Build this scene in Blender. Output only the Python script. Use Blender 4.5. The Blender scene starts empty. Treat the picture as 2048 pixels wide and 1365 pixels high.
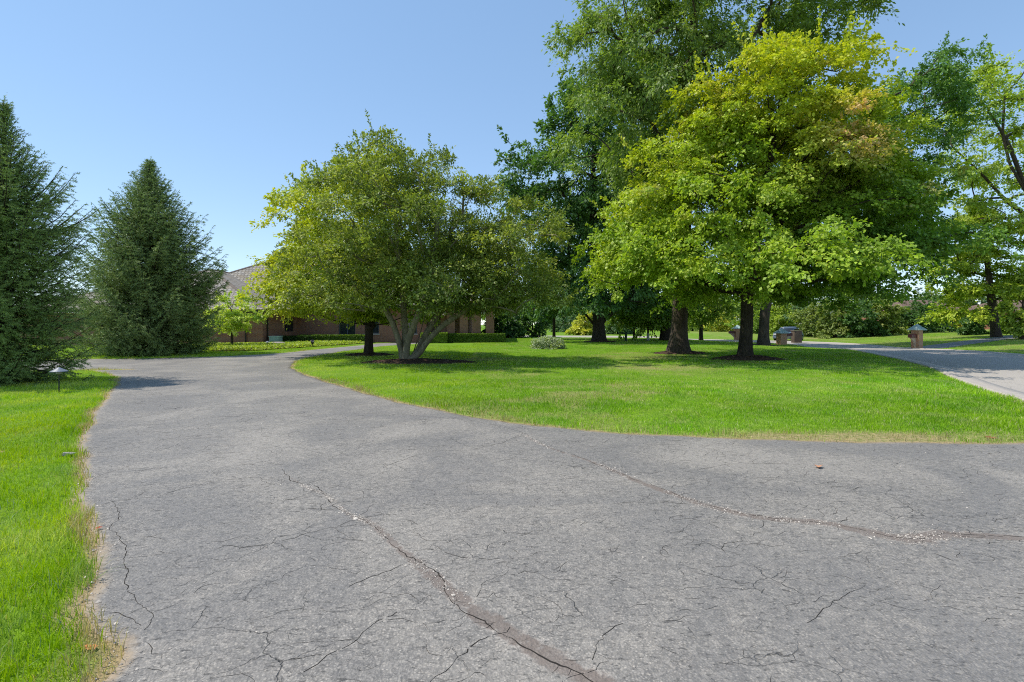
import bpy, math, random
import numpy as np
from math import radians as R

random.seed(7)
scene = bpy.context.scene
col = scene.collection
CAM_H = 1.5
F = 1024.0          # focal length in photo pixels (2048 wide)
HZ = 650.0          # horizon row of the photo

# ------------------------------------------------------------------ helpers
def at(px, py, h=0.0):
    y = (CAM_H - h) * F / (py - HZ)
    return ((px - 1024.0) / F * y, y)

def pt(px, py, y):
    return np.array([(px - 1024.0) / F * y, y, CAM_H + (HZ - py) / F * y])

def tag(o, label=None, cat=None, group=None, kind=None):
    if label: o['label'] = label
    if cat: o['category'] = cat
    if group: o['group'] = group
    if kind: o['kind'] = kind
    return o

def empty(name, loc, label=None, cat=None, group=None, rz=0.0):
    o = bpy.data.objects.new(name, None)
    o.empty_display_size = 0.3
    col.objects.link(o)
    o.location = loc
    o.rotation_euler = (0, 0, rz)
    return tag(o, label, cat, group)

def build(name, V, Fc, mat, parent=None, tint=None, attrs=None, uv=None, smooth=False, mat_idx=None):
    """V (n,3); Fc: (m,k) array or list of (m,k) arrays / list of tuples."""
    V = np.asarray(V, dtype=np.float64)
    me = bpy.data.meshes.new(name)
    if isinstance(Fc, np.ndarray):
        Fs = [Fc]
    elif len(Fc) and isinstance(Fc[0], np.ndarray) and Fc[0].ndim == 2:
        Fs = Fc
    else:
        by = {}
        for f in Fc: by.setdefault(len(f), []).append(f)
        Fs = [np.array(v) for v in by.values()]
    Fs = [f for f in Fs if len(f)]
    loops = np.concatenate([f.ravel() for f in Fs]).astype(np.int32)
    tot = np.concatenate([np.full(len(f), f.shape[1]) for f in Fs]).astype(np.int32)
    start = np.concatenate([[0], np.cumsum(tot)[:-1]]).astype(np.int32)
    me.vertices.add(len(V)); me.loops.add(len(loops)); me.polygons.add(len(tot))
    me.vertices.foreach_set('co', V.astype(np.float32).ravel())
    me.loops.foreach_set('vertex_index', loops)
    me.polygons.foreach_set('loop_start', start)
    me.polygons.foreach_set('loop_total', tot)
    if smooth:
        me.polygons.foreach_set('use_smooth', np.ones(len(tot), dtype=bool))
    me.update(calc_edges=True)
    if tint is not None:
        a = me.color_attributes.new('tint', 'FLOAT_COLOR', 'POINT')
        c = np.ones((len(V), 4), dtype=np.float32); c[:, :3] = tint
        a.data.foreach_set('color', c.ravel())
    for k, v in (attrs or {}).items():
        a = me.attributes.new(k, 'FLOAT', 'POINT')
        a.data.foreach_set('value', np.asarray(v, dtype=np.float32))
    if uv is not None:
        l = me.uv_layers.new(name='UVMap')
        l.data.foreach_set('uv', np.asarray(uv, dtype=np.float32)[loops].ravel())
    for m in (mat if isinstance(mat, (list, tuple)) else [mat]):
        me.materials.append(m)
    if mat_idx is not None:
        me.polygons.foreach_set('material_index', np.asarray(mat_idx, dtype=np.int32))
    o = bpy.data.objects.new(name, me)
    col.objects.link(o)
    if parent is not None: o.parent = parent
    return o

class MB:
    """collects simple solids into one mesh, with metre based uvs"""
    def __init__(s): s.v = []; s.f = []; s.uv = []
    def face(s, pts, uvs=None):
        b = len(s.v)
        pts = [np.array(p, float) for p in pts]
        if uvs is None:
            n = np.cross(pts[1] - pts[0], pts[2] - pts[0]); n = n / (np.linalg.norm(n) + 1e-12)
            if abs(n[2]) > 0.9: u, w = np.array([1., 0, 0]), np.array([0, 1., 0])
            else:
                u = np.cross([0, 0, 1.], n); u /= np.linalg.norm(u); w = np.cross(n, u)
            uvs = [(p @ u, p @ w) for p in pts]
        s.v += pts; s.uv += list(uvs); s.f.append(tuple(range(b, b + len(pts))))
    def box(s, x0, x1, y0, y1, z0, z1):
        P = lambda i, j, k: ((x0, x1)[i], (y0, y1)[j], (z0, z1)[k])
        s.face([P(0,0,0), P(1,0,0), P(1,0,1), P(0,0,1)])
        s.face([P(1,0,0), P(1,1,0), P(1,1,1), P(1,0,1)])
        s.face([P(1,1,0), P(0,1,0), P(0,1,1), P(1,1,1)])
        s.face([P(0,1,0), P(0,0,0), P(0,0,1), P(0,1,1)])
        s.face([P(0,0,1), P(1,0,1), P(1,1,1), P(0,1,1)])
        s.face([P(0,1,0), P(1,1,0), P(1,0,0), P(0,0,0)])
        return s
    def lathe(s, prof, n=16, cx=0, cy=0):
        for (r0, z0), (r1, z1) in zip(prof[:-1], prof[1:]):
            for i in range(n):
                a, b = 2*math.pi*i/n, 2*math.pi*(i+1)/n
                q = [(cx+r0*math.cos(a), cy+r0*math.sin(a), z0), (cx+r0*math.cos(b), cy+r0*math.sin(b), z0),
                     (cx+r1*math.cos(b), cy+r1*math.sin(b), z1), (cx+r1*math.cos(a), cy+r1*math.sin(a), z1)]
                if r0 < 1e-6: q = [q[0], q[2], q[3]]
                elif r1 < 1e-6: q = q[:3]
                s.face(q)
        return s
    def build(s, name, mat, parent=None, bevel=0.0, smooth=False):
        o = build(name, np.array(s.v), s.f, mat, parent, uv=None)
        # uv per vertex (verts are never shared); faces were regrouped by size, so rewrite by loop vertex
        me = o.data
        l = me.uv_layers.new(name='UVMap')
        li = np.empty(len(me.loops), dtype=np.int32); me.loops.foreach_get('vertex_index', li)
        l.data.foreach_set('uv', np.array(s.uv, dtype=np.float32)[li].ravel())
        if bevel:
            import bmesh
            bm = bmesh.new(); bm.from_mesh(me)
            bmesh.ops.remove_doubles(bm, verts=bm.verts, dist=1e-5)
            bmesh.ops.bevel(bm, geom=bm.edges[:], offset=bevel, segments=2, affect='EDGES', profile=0.5)
            bm.to_mesh(me); bm.free()
        if smooth:
            me.polygons.foreach_set('use_smooth', np.ones(len(me.polygons), dtype=bool))
        return o

def hash3(i, j, k, seed):
    h = (i.astype(np.int64) * 374761393 + j.astype(np.int64) * 668265263 + k.astype(np.int64) * 2147483647 + seed * 974711) & 0xffffffff
    h = ((h ^ (h >> 13)) * 1274126177) & 0xffffffff
    h = ((h ^ (h >> 16)) * 2246822519) & 0xffffffff
    return ((h ^ (h >> 15)) & 0xffffff) / float(0xffffff)

def noise(P, scale=1.0, seed=0):
    P = np.asarray(P, float) * scale
    if P.shape[1] == 2: P = np.c_[P, np.zeros(len(P))]
    I = np.floor(P).astype(np.int64); f = P - I; f = f*f*(3-2*f)
    r = 0
    for a in (0, 1):
        for b in (0, 1):
            for c in (0, 1):
                w = (f[:,0] if a else 1-f[:,0]) * (f[:,1] if b else 1-f[:,1]) * (f[:,2] if c else 1-f[:,2])
                r = r + w * hash3(I[:,0]+a, I[:,1]+b, I[:,2]+c, seed)
    return r

def sstep(a, b, x):
    t = np.clip((np.asarray(x, float) - a) / (b - a), 0, 1)
    return t*t*(3-2*t)

def catmull(P, n=8, closed=False):
    P = [np.array(p, float) for p in P]
    out = []
    m = len(P)
    for i in range(m if closed else m-1):
        if closed: p0, p1, p2, p3 = P[i-1], P[i], P[(i+1) % m], P[(i+2) % m]
        else: p0, p1, p2, p3 = P[max(i-1,0)], P[i], P[i+1], P[min(i+2,m-1)]
        for k in range(n):
            t = k/n
            out.append(0.5*((2*p1)+(-p0+p2)*t+(2*p0-5*p1+4*p2-p3)*t*t+(-p0+3*p1-3*p2+p3)*t**3))
    if not closed: out.append(P[-1])
    return np.array(out)

def seg_dist(P, A, B):
    """distance of points P (n,2) to segments A->B; returns distance, nearest point"""
    best = np.full(len(P), 1e9); near = np.zeros((len(P), 2))
    for a, b in zip(A, B):
        d = b - a; L = d @ d
        if L < 1e-12: continue
        t = np.clip(((P - a) @ d) / L, 0, 1)
        q = a + t[:, None]*d
        dd = np.hypot(*(P - q).T)
        m = dd < best
        best[m] = dd[m]; near[m] = q[m]
    return best, near

def inside(P, poly):
    c = np.zeros(len(P), bool)
    x, y = P[:,0], P[:,1]
    for a, b in zip(poly, np.roll(poly, -1, 0)):
        if a[1] == b[1]: continue
        m = (a[1] > y) != (b[1] > y)
        c ^= m & (x < (b[0]-a[0])*(y-a[1])/(b[1]-a[1]) + a[0])
    return c

def sdist(P, poly):
    d, near = seg_dist(P, poly, np.roll(poly, -1, 0))
    return np.where(inside(P, poly), -d, d), near

# ------------------------------------------------------------------ materials
def mat(name):
    m = bpy.data.materials.new(name); m.use_nodes = True
    nt = m.node_tree; nt.nodes.clear()
    out = nt.nodes.new('ShaderNodeOutputMaterial')
    return m, nt, out

def N(nt, typ, **kw):
    n = nt.nodes.new(typ)
    for k, v in kw.items():
        if k.startswith('i_'):
            key = k[2:].replace('_', ' ')
            n.inputs[int(key) if key.isdigit() else key].default_value = v
        else: setattr(n, k, v)
    return n

def ramp(nt, fac, stops):
    r = nt.nodes.new('ShaderNodeValToRGB')
    e = r.color_ramp.elements
    while len(e) < len(stops): e.new(0.5)
    for i, (p, c) in enumerate(stops):
        e[i].position = p
        e[i].color = (c, c, c, 1) if isinstance(c, (int, float)) else (*c, 1)
    nt.links.new(fac, r.inputs[0])
    return r.outputs[0]

def mixc(nt, fac, a, b, typ='MIX'):
    m = nt.nodes.new('ShaderNodeMix'); m.data_type = 'RGBA'; m.blend_type = typ; m.clamp_factor = True
    for s, v in ((m.inputs[0], fac), (m.inputs[6], a), (m.inputs[7], b)):
        if hasattr(v, 'is_linked'): nt.links.new(v, s)
        elif isinstance(v, (int, float)): s.default_value = v
        else: s.default_value = (*v, 1)
    return m.outputs[2]

def mth(nt, op, a, b=None, clamp=False):
    m = nt.nodes.new('ShaderNodeMath'); m.operation = op; m.use_clamp = clamp
    for s, v in ((m.inputs[0], a), (m.inputs[1], b)):
        if v is None: continue
        if hasattr(v, 'is_linked'): nt.links.new(v, s)
        else: s.default_value = v
    return m.outputs[0]

def coords(nt, kind='Object', scale=None):
    t = nt.nodes.new('ShaderNodeTexCoord').outputs[kind]
    if scale is not None:
        mp = nt.nodes.new('ShaderNodeMapping'); mp.inputs['Scale'].default_value = scale
        nt.links.new(t, mp.inputs[0]); t = mp.outputs[0]
    return t

def noi(nt, vec, scale, detail=3, rough=0.55, dist=0.0):
    n = N(nt, 'ShaderNodeTexNoise', i_Scale=scale, i_Detail=detail, i_Roughness=rough, i_Distortion=dist)
    nt.links.new(vec, n.inputs['Vector']); return n.outputs['Fac']

def principled(nt, out, colr, rough=0.7, spec=0.3, bump=None, bstr=0.4, bdist=0.02, metal=0.0):
    p = N(nt, 'ShaderNodeBsdfPrincipled')
    for s, v in ((p.inputs['Base Color'], colr), (p.inputs['Roughness'], rough)):
        if hasattr(v, 'is_linked'): nt.links.new(v, s)
        elif isinstance(v, (int, float)): s.default_value = v
        else: s.default_value = (*v, 1)
    p.inputs['Specular IOR Level'].default_value = spec
    p.inputs['Metallic'].default_value = metal
    if bump is not None:
        b = N(nt, 'ShaderNodeBump', i_Strength=bstr, i_Distance=bdist)
        nt.links.new(bump, b.inputs['Height']); nt.links.new(b.outputs[0], p.inputs['Normal'])
    nt.links.new(p.outputs[0], out.inputs[0])
    return p

def simple(name, c, rough=0.6, spec=0.3, var=0.25, scale=8.0, bump=0.0, metal=0.0):
    m, nt, out = mat(name)
    v = coords(nt)
    n = noi(nt, v, scale, 4)
    colr = mixc(nt, n, tuple(x*(1-var) for x in c), tuple(min(1, x*(1+var)) for x in c))
    principled(nt, out, colr, rough, spec, n if bump else None, bump, 0.02, metal)
    return m

def leaf_mat(name, trans=0.36, rough=0.5, spec=0.3, tmul=(1.25, 1.35, 0.4)):
    m, nt, out = mat(name)
    a = N(nt, 'ShaderNodeVertexColor', layer_name='tint').outputs[0]
    p = N(nt, 'ShaderNodeBsdfPrincipled', i_Roughness=rough)
    p.inputs['Specular IOR Level'].default_value = spec
    nt.links.new(a, p.inputs['Base Color'])
    t = N(nt, 'ShaderNodeBsdfTranslucent')
    nt.links.new(mixc(nt, 1.0, a, tmul, 'MULTIPLY'), t.inputs[0])
    mx = N(nt, 'ShaderNodeMixShader'); mx.inputs[0].default_value = trans
    nt.links.new(p.outputs[0], mx.inputs[1]); nt.links.new(t.outputs[0], mx.inputs[2])
    nt.links.new(mx.outputs[0], out.inputs[0])
    return m

M = {}
M['leaf'] = leaf_mat('leaf')
M['needle'] = leaf_mat('needle', 0.15, 0.55, 0.25, (1.1, 1.2, 0.6))
M['grass'] = leaf_mat('grass_blade', 0.30, 0.6, 0.08, (1.2, 1.25, 0.3))

def bark(name, c, c2, sc=9):
    m, nt, out = mat(name)
    v = coords(nt, 'Object', (sc, sc, sc*0.22))
    n = noi(nt, v, 1.6, 6, 0.65, 0.6)
    big = noi(nt, coords(nt), 1.3, 3)
    colr = mixc(nt, ramp(nt, n, [(0.35, 0.0), (0.65, 1.0)]), c, c2)
    colr = mixc(nt, mth(nt, 'MULTIPLY', big, 0.6), colr, tuple(x*0.55 for x in c))
    principled(nt, out, colr, 0.9, 0.15, n, 0.9, 0.04)
    return m
M['bark'] = bark('bark_brown', (0.045, 0.034, 0.026), (0.14, 0.11, 0.085))
M['bark_grey'] = bark('bark_grey_green', (0.15, 0.13, 0.085), (0.36, 0.32, 0.22), 5)
M['bark_dark'] = bark('bark_dark', (0.03, 0.023, 0.018), (0.085, 0.068, 0.052))

# ------------------------------------------------------------------ layout of ground areas
left_edge = [at(*p) for p in [(205,1365),(196,1250),(186,1120),(172,1030),(163,960),(166,880),(190,830),(216,790),(236,768),(236,757),(218,748),(190,742),(150,739)]]
far_edge = [at(*p) for p in [(145,719),(300,717.5),(450,713),(560,707),(640,699),(715,692)]]
isl_far = [at(*p) for p in [(815,689.5),(770,693),(705,701),(645,710),(598,721),(584,733),(597,745),(640,760),(700,778),(780,800),(880,822),(1000,842),(1150,859),(1300,870),(1500,879),(1700,884),(2048,886)]]
drive_poly = catmull(
    [(-1.75, -4), (-1.72, 0.5)] + left_edge + [(-13, 17.0), (-24, 16.0)] , 8)
drive_poly = np.vstack([drive_poly,
    catmull([(-24, 20.5), (-19, 22.0)] + far_edge + [(-10.6, 41.0), (-9.0, 43.0)], 8),
    catmull([(-6.0, 42.6), (-7.2, 41.2)] + isl_far + [(7.6, 6.6), (9.0, 7.6)], 8),
    np.array([(10.5, 6.5), (8.0, 2.0), (4.0, -4.0)])])

def roughen(P, amp, step=0.12, seed=3):
    d = np.hypot(*np.diff(np.vstack([P, P[:1]]), axis=0).T); s_ = np.r_[0, np.cumsum(d)]
    near = P[:, 1] < 16
    t = np.unique(np.r_[s_, np.concatenate([np.arange(s_[i], s_[i+1], step) for i in range(len(P)) if near[i] and abs(P[i, 0]) < 10])])
    Q = np.c_[np.interp(t, s_, np.r_[P[:, 0], P[0, 0]]), np.interp(t, s_, np.r_[P[:, 1], P[0, 1]])][:-1]
    T = np.roll(Q, -1, 0) - np.roll(Q, 1, 0); T /= (np.linalg.norm(T, axis=1)[:, None]+1e-9)
    a = (noise(Q, 1.4, seed)-0.5)*1.3 + (noise(Q, 5.0, seed+1)-0.5)*0.9
    return Q + np.c_[T[:, 1], -T[:, 0]]*(amp*a)[:, None]
drive_poly = roughen(drive_poly, 0.07)
near_c = [(4.5,-2.5),(6.6,2.5),(8.4,6.6),(10,10),(11.8,13.4),(14.9,18.5),(18.0,25.5),(20.1,30.7),(21.6,35.7),(23,40),(24.3,44),(24.5,48),(22.5,52),(18,56),(8,60),(-10,63)]
far_c = [(12,-4),(14,0),(16,4.5),(18.7,10),(21.5,16),(24,21),(25.6,25.6),(27.2,32),(29,38),(30.5,44),(30.5,50),(28,55),(22,60.5),(10,66),(-10,69)]
road_near = catmull(near_c, 8); road_far = catmull(far_c, 8)
road_poly = np.vstack([road_near, road_far[::-1]])
nd_poly = np.array([(27.9,34.2),(29.0,38.0),(33.5,40.3),(38.5,43.2),(44.5,46.6),(52,50),(52,47.3),(45,44.2),(39.5,41.3),(34.0,38.2),(30.5,35.6)])
bed_poly = catmull([at(*p) for p in [(420,703),(500,703),(560,699.5),(640,694),(735,687.5)]] + [(-12.6,40.6),(-17.0,40.2),(-18.5,36.4),(-22,34.6)], 6, True)

def H(x, y):
    x = np.asarray(x, float); y = np.asarray(y, float)
    e = x - (25.6 + (np.clip(y, -20, 60) - 25.6)*0.27)
    rise = 0.055*np.clip(e - 1.0, 0, 14)*sstep(10, 24, y)
    dip = -0.24*sstep(28, 40, y)*sstep(16, 22, x)*(1 - sstep(60, 80, y))
    swell = 0.06*np.sin(x*0.21+1.0)*np.sin(y*0.17)*sstep(16, 24, y)*(1-sstep(60, 90, y))*sstep(-8, -2, x)
    back = 0.012*np.clip(y - 62, 0, 60)
    return rise + dip + back + swell*0.5

def h1(x, y): return float(H(x, y))

# mulch rings: centre, radii, height
mulch = [('multi', (-3.75, 20.3), 2.35, 1.15, 0.13), ('yellow', (-6.95, 24.8), 1.25, 0.9, 0.13),
         ('maple', (10.0, 21.9), 1.6, 1.0, 0.2), ('ash', (8.65, 26.5), 1.5, 1.0, 0.16),
         ('dark', (7.5, 44.0), 1.5, 1.1, 0.12), ('elm', (19.6, 40.0), 1.7, 1.1, 0.12)]

def lines(spec):
    out = [spec[0][0]]
    for a, b, d0, d1 in spec:
        x = a
        while x < b:
            t = (x - a)/(b - a); x += d0 + (d1 - d0)*t
            out.append(min(x, b))
    return np.unique(np.round(np.array(out), 5))

class SDF:
    """signed distance to an outline, sampled once on a grid"""
    def __init__(s, poly, pad=3.0, h=0.2):
        s.poly = poly; s.lo = poly.min(0)-pad; s.h = h
        n = np.ceil((poly.max(0)+pad-s.lo)/h).astype(int)+1; s.n = n
        X, Y = np.meshgrid(np.arange(n[0])*h+s.lo[0], np.arange(n[1])*h+s.lo[1], indexing='ij')
        s.g = sdist(np.c_[X.ravel(), Y.ravel()], poly)[0].reshape(n)
    def __call__(s, P):
        q = (P-s.lo)/s.h; out = ((q < 0) | (q >= s.n-1.001)).any(1)
        q = np.clip(q, 0, s.n-1.002); i = q.astype(int); f = q-i; g = s.g; a, b = i[:,0], i[:,1]
        r = (g[a,b]*(1-f[:,0])+g[a+1,b]*f[:,0])*(1-f[:,1]) + (g[a,b+1]*(1-f[:,0])+g[a+1,b+1]*f[:,0])*f[:,1]
        return np.where(out, 3.0, r)
SD_drive, SD_road, SD_nd, SD_bed = SDF(drive_poly), SDF(road_poly), SDF(nd_poly), SDF(bed_poly)

# ---- ground sheet
gx = np.r_[-lines([(0.0,12,0.11,0.16),(12,40,0.2,1.2),(40,160,2,12),(160,900,20,120)])[::-1][:-1],
           lines([(0.0,30,0.11,0.18),(30,60,0.25,1.2),(60,160,2,12),(160,900,20,120)])]
gy = np.r_[[-60,-30,-12,-6,-3,-1,0], lines([(0.8,12,0.1,0.12),(12,50,0.15,0.5),(50,160,0.8,8),(160,1400,20,150)])]
X, Y = np.meshgrid(gx, gy); P2 = np.c_[X.ravel(), Y.ravel()]
sd_d = np.full(len(P2), 50.0); sd_r = np.full(len(P2), 50.0); sd_n = np.full(len(P2), 50.0)
m = (np.abs(P2[:,0]) < 40) & (P2[:,1] < 75)
sd_d[m] = SD_drive(P2[m])
sd_r[m] = SD_road(P2[m])
m2 = (P2[:,0] > 24) & (P2[:,0] < 56) & (P2[:,1] < 60) & (P2[:,1] > 28)
sd_n[m2] = SD_nd(P2[m2])
sd = np.minimum(np.minimum(sd_d, sd_r), sd_n)
gz = H(P2[:,0], P2[:,1]) + (-0.013 + 0.032*sstep(-0.10, 0.25, sd)) + 0.02*(noise(P2, 1.3, 3)-0.5)*(sd > 0.3)
nx = len(gx); ii = np.arange((len(gy)-1)*nx).reshape(len(gy)-1, nx)[:, :-1].ravel()
quads = np.c_[ii, ii+1, ii+1+nx, ii+nx]

def ground_mat():
    m, nt, out = mat('lawn_ground')
    g = N(nt, 'ShaderNodeNewGeometry').outputs['Position']
    big = noi(nt, g, 0.22, 3); mid = noi(nt, g, 1.6, 4); fine = noi(nt, g, 16, 5, 0.7)
    mp = N(nt, 'ShaderNodeMapping'); mp.inputs['Scale'].default_value = (1.0, 0.25, 1.0); nt.links.new(g, mp.inputs[0])
    fib = noi(nt, mp.outputs[0], 45, 4, 0.7)
    c = mixc(nt, ramp(nt, fine, [(0.35, 0.0), (0.65, 1.0)]), (0.07, 0.14, 0.008), (0.24, 0.38, 0.02))
    c = mixc(nt, mth(nt, 'MULTIPLY', ramp(nt, mid, [(0.45, 0.0), (0.75, 1.0)]), 0.55), c, (0.19, 0.30, 0.05))
    c = mixc(nt, mth(nt, 'MULTIPLY', ramp(nt, big, [(0.5, 0.0), (0.68, 1.0)]), 0.45), c, (0.26, 0.29, 0.08))
    c = mixc(nt, mth(nt, 'MULTIPLY', fib, 0.5), c, (0.09, 0.22, 0.015))
    e = N(nt, 'ShaderNodeAttribute', attribute_name='edge').outputs['Fac']
    dry = N(nt, 'ShaderNodeAttribute', attribute_name='dry').outputs['Fac']
    straw = mixc(nt, fine, (0.22, 0.15, 0.07), (0.50, 0.40, 0.22))
    ew = mth(nt, 'ADD', mth(nt, 'MULTIPLY', e, 5.0), mth(nt, 'MULTIPLY', mth(nt, 'SUBTRACT', mid, 0.5), 1.6))
    ef = ramp(nt, ew, [(0.1, 1.0), (0.6, 0.0)])
    ef = mth(nt, 'MAXIMUM', ef, mth(nt, 'MULTIPLY', dry, ramp(nt, fine, [(0.3, 0.2), (0.6, 1.0)])))
    c = mixc(nt, ef, c, straw)
    principled(nt, out, c, 0.9, 0.1, fine, 0.8, 0.05)
    return m
def dry_mask(P):
    d = np.zeros(len(P))
    d = np.maximum(d, 1.5*np.exp(-((P[:,0]-4.3)/2.1)**2 - ((P[:,1]-6.75)/0.30)**2))      # scorched strip on the island edge
    d = np.maximum(d, 0.95*np.exp(-((P[:,0]-5.0)/1.9)**2 - ((P[:,1]-17.6)/1.3)**2))
    d = np.maximum(d, 0.7*np.exp(-((P[:,0]-6.0)/2.6)**2 - ((P[:,1]-23.4)/1.5)**2))
    far = sstep(26, 30, P[:,0])*sstep(20, 26, P[:,1])
    d = np.maximum(d, 0.75*far*noise(P, 0.35, 9))
    d = np.maximum(d, 0.5*sstep(0.66, 0.82, noise(P, 0.45, 61)*0.7 + noise(P, 1.9, 62)*0.35)*(P[:,0] > -2))
    return d*(0.4+0.9*noise(P, 1.7, 21))
M['ground'] = ground_mat()
build('ground', np.c_[P2, gz], quads, M['ground'], attrs={'edge': np.clip(sd, -1, 5), 'dry': np.clip(dry_mask(P2), 0, 1)}, smooth=True)
tag(bpy.data.objects['ground'], kind='structure')

# ---- clipped sheets (drive, street)
def sheet(name, poly, xs, ys, m, zf, attrf):
    X, Y = np.meshgrid(xs, ys); P = np.c_[X.ravel(), Y.ravel()]
    nx = len(xs); ii = np.arange((len(ys)-1)*nx).reshape(len(ys)-1, nx)[:, :-1].ravel()
    q = np.c_[ii, ii+1, ii+1+nx, ii+nx]
    keep = inside(P[q].mean(1), poly); kq = q[keep]
    cnt = np.bincount(kq.ravel(), minlength=len(P)); tot = np.bincount(q.ravel(), minlength=len(P))
    bnd = (cnt > 0) & (cnt < tot)
    _, near = seg_dist(P[bnd], poly, np.roll(poly, -1, 0)); P[bnd] = near
    used = np.where(cnt > 0)[0]; mp = -np.ones(len(P), int); mp[used] = np.arange(len(used))
    P = P[used]
    F4 = mp[kq]; E = np.concatenate([F4[:, [0, 1]], F4[:, [1, 2]], F4[:, [2, 3]], F4[:, [3, 0]]])
    key = np.sort(E, 1); _, first, cn = np.unique(key[:, 0]*len(P)+key[:, 1], return_index=True, return_counts=True)
    B = E[first[cn == 1]]; nb = len(P); at_ = attrf(P)       # a short skirt closes the broken edge of the slab
    bv = np.unique(B); mp2 = -np.ones(nb, int); mp2[bv] = nb + np.arange(len(bv)); z = zf(P)
    V3 = np.vstack([np.c_[P, z], np.c_[P[bv], z[bv]-0.05]])
    F4 = np.vstack([F4, np.c_[B[:, 1], B[:, 0], mp2[B[:, 0]], mp2[B[:, 1]]]])
    o = build(name, V3, F4, m, attrs={k: np.r_[v, v[bv]] for k, v in at_.items()}, smooth=False)
    return tag(o, kind='structure')

wide_cracks = [[(560,940),(600,968),(640,985),(668,1003),(700,1030),(740,1046),(790,1090),(850,1140),(920,1200),(990,1250),(1060,1292),(1130,1332),(1200,1372)],
               [(1045,866),(1065,880),(1110,900),(1200,930),(1280,965),(1350,990),(1420,1013),(1520,1035),(1650,1047),(1750,1067),(1830,1078),(1900,1069),(2100,1080)]]
wide_w = [[0.015,0.02,0.02,0.02,0.03,0.035,0.04,0.05,0.06,0.07,0.075,0.08,0.085],
          [0.01,0.03,0.03,0.04,0.05,0.05,0.055,0.06,0.065,0.09,0.09,0.08,0.03]]
thin_cracks = [[(210,898),(263,888),(420,870),(600,851),(700,841),(790,829),(900,838),(1000,852),(1050,868)],
               [(250,838),(400,815),(480,806),(640,787),(740,775)], [(300,790),(420,775),(520,762),(640,757)],
               [(1050,868),(1000,886),(940,898),(860,905),(760,935)],
               [(880,1372),(915,1330),(960,1278),(1002,1246)], [(625,1352),(668,1318),(702,1290),(740,1250),(790,1222)],
               [(480,1093),(560,1082),(640,1062),(740,1046)], [(1000,1112),(930,1108),(868,1090)], [(940,1195),(985,1165),(1040,1150),(1080,1140)],
               [(1230,1010),(1290,1003),(1380,1006)], [(1180,1320),(1195,1280),(1240,1245)], [(175,960),(230,940),(300,935)],
               [(215,1000),(232,1050),(240,1100),(258,1180),(300,1235),(292,1260)], [(215,1230),(250,1232),(300,1240)], [(195,1012),(235,1004),(262,1000)],
               [(700,1175),(760,1152),(800,1128)], [(330,985),(420,965),(520,955)], [(1400,940),(1500,928),(1600,930)], [(1600,1240),(1680,1190),(1730,1170)]]
def drive_attrs(P):
    dw = np.full(len(P), 9.0); dt = np.full(len(P), 9.0)
    for c, w in zip(wide_cracks, wide_w):
        A = catmull([np.r_[at(*p), wi] for p, wi in zip(c, w)], 5)
        for i in range(len(A)-1):
            d, _ = seg_dist(P, A[i:i+1, :2], A[i+1:i+2, :2])
            dw = np.minimum(dw, d/max(A[i, 2], 0.01)); dt = np.minimum(dt, d + 0.004)
    for c in thin_cracks:
        A = np.array([at(*p) for p in c])
        d, _ = seg_dist(P, A[:-1], A[1:]); dt = np.minimum(dt, d)
    e = SD_drive(P)
    return {'wide': np.clip(dw, 0, 9), 'edge': np.clip(-e, 0, 5)}

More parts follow.
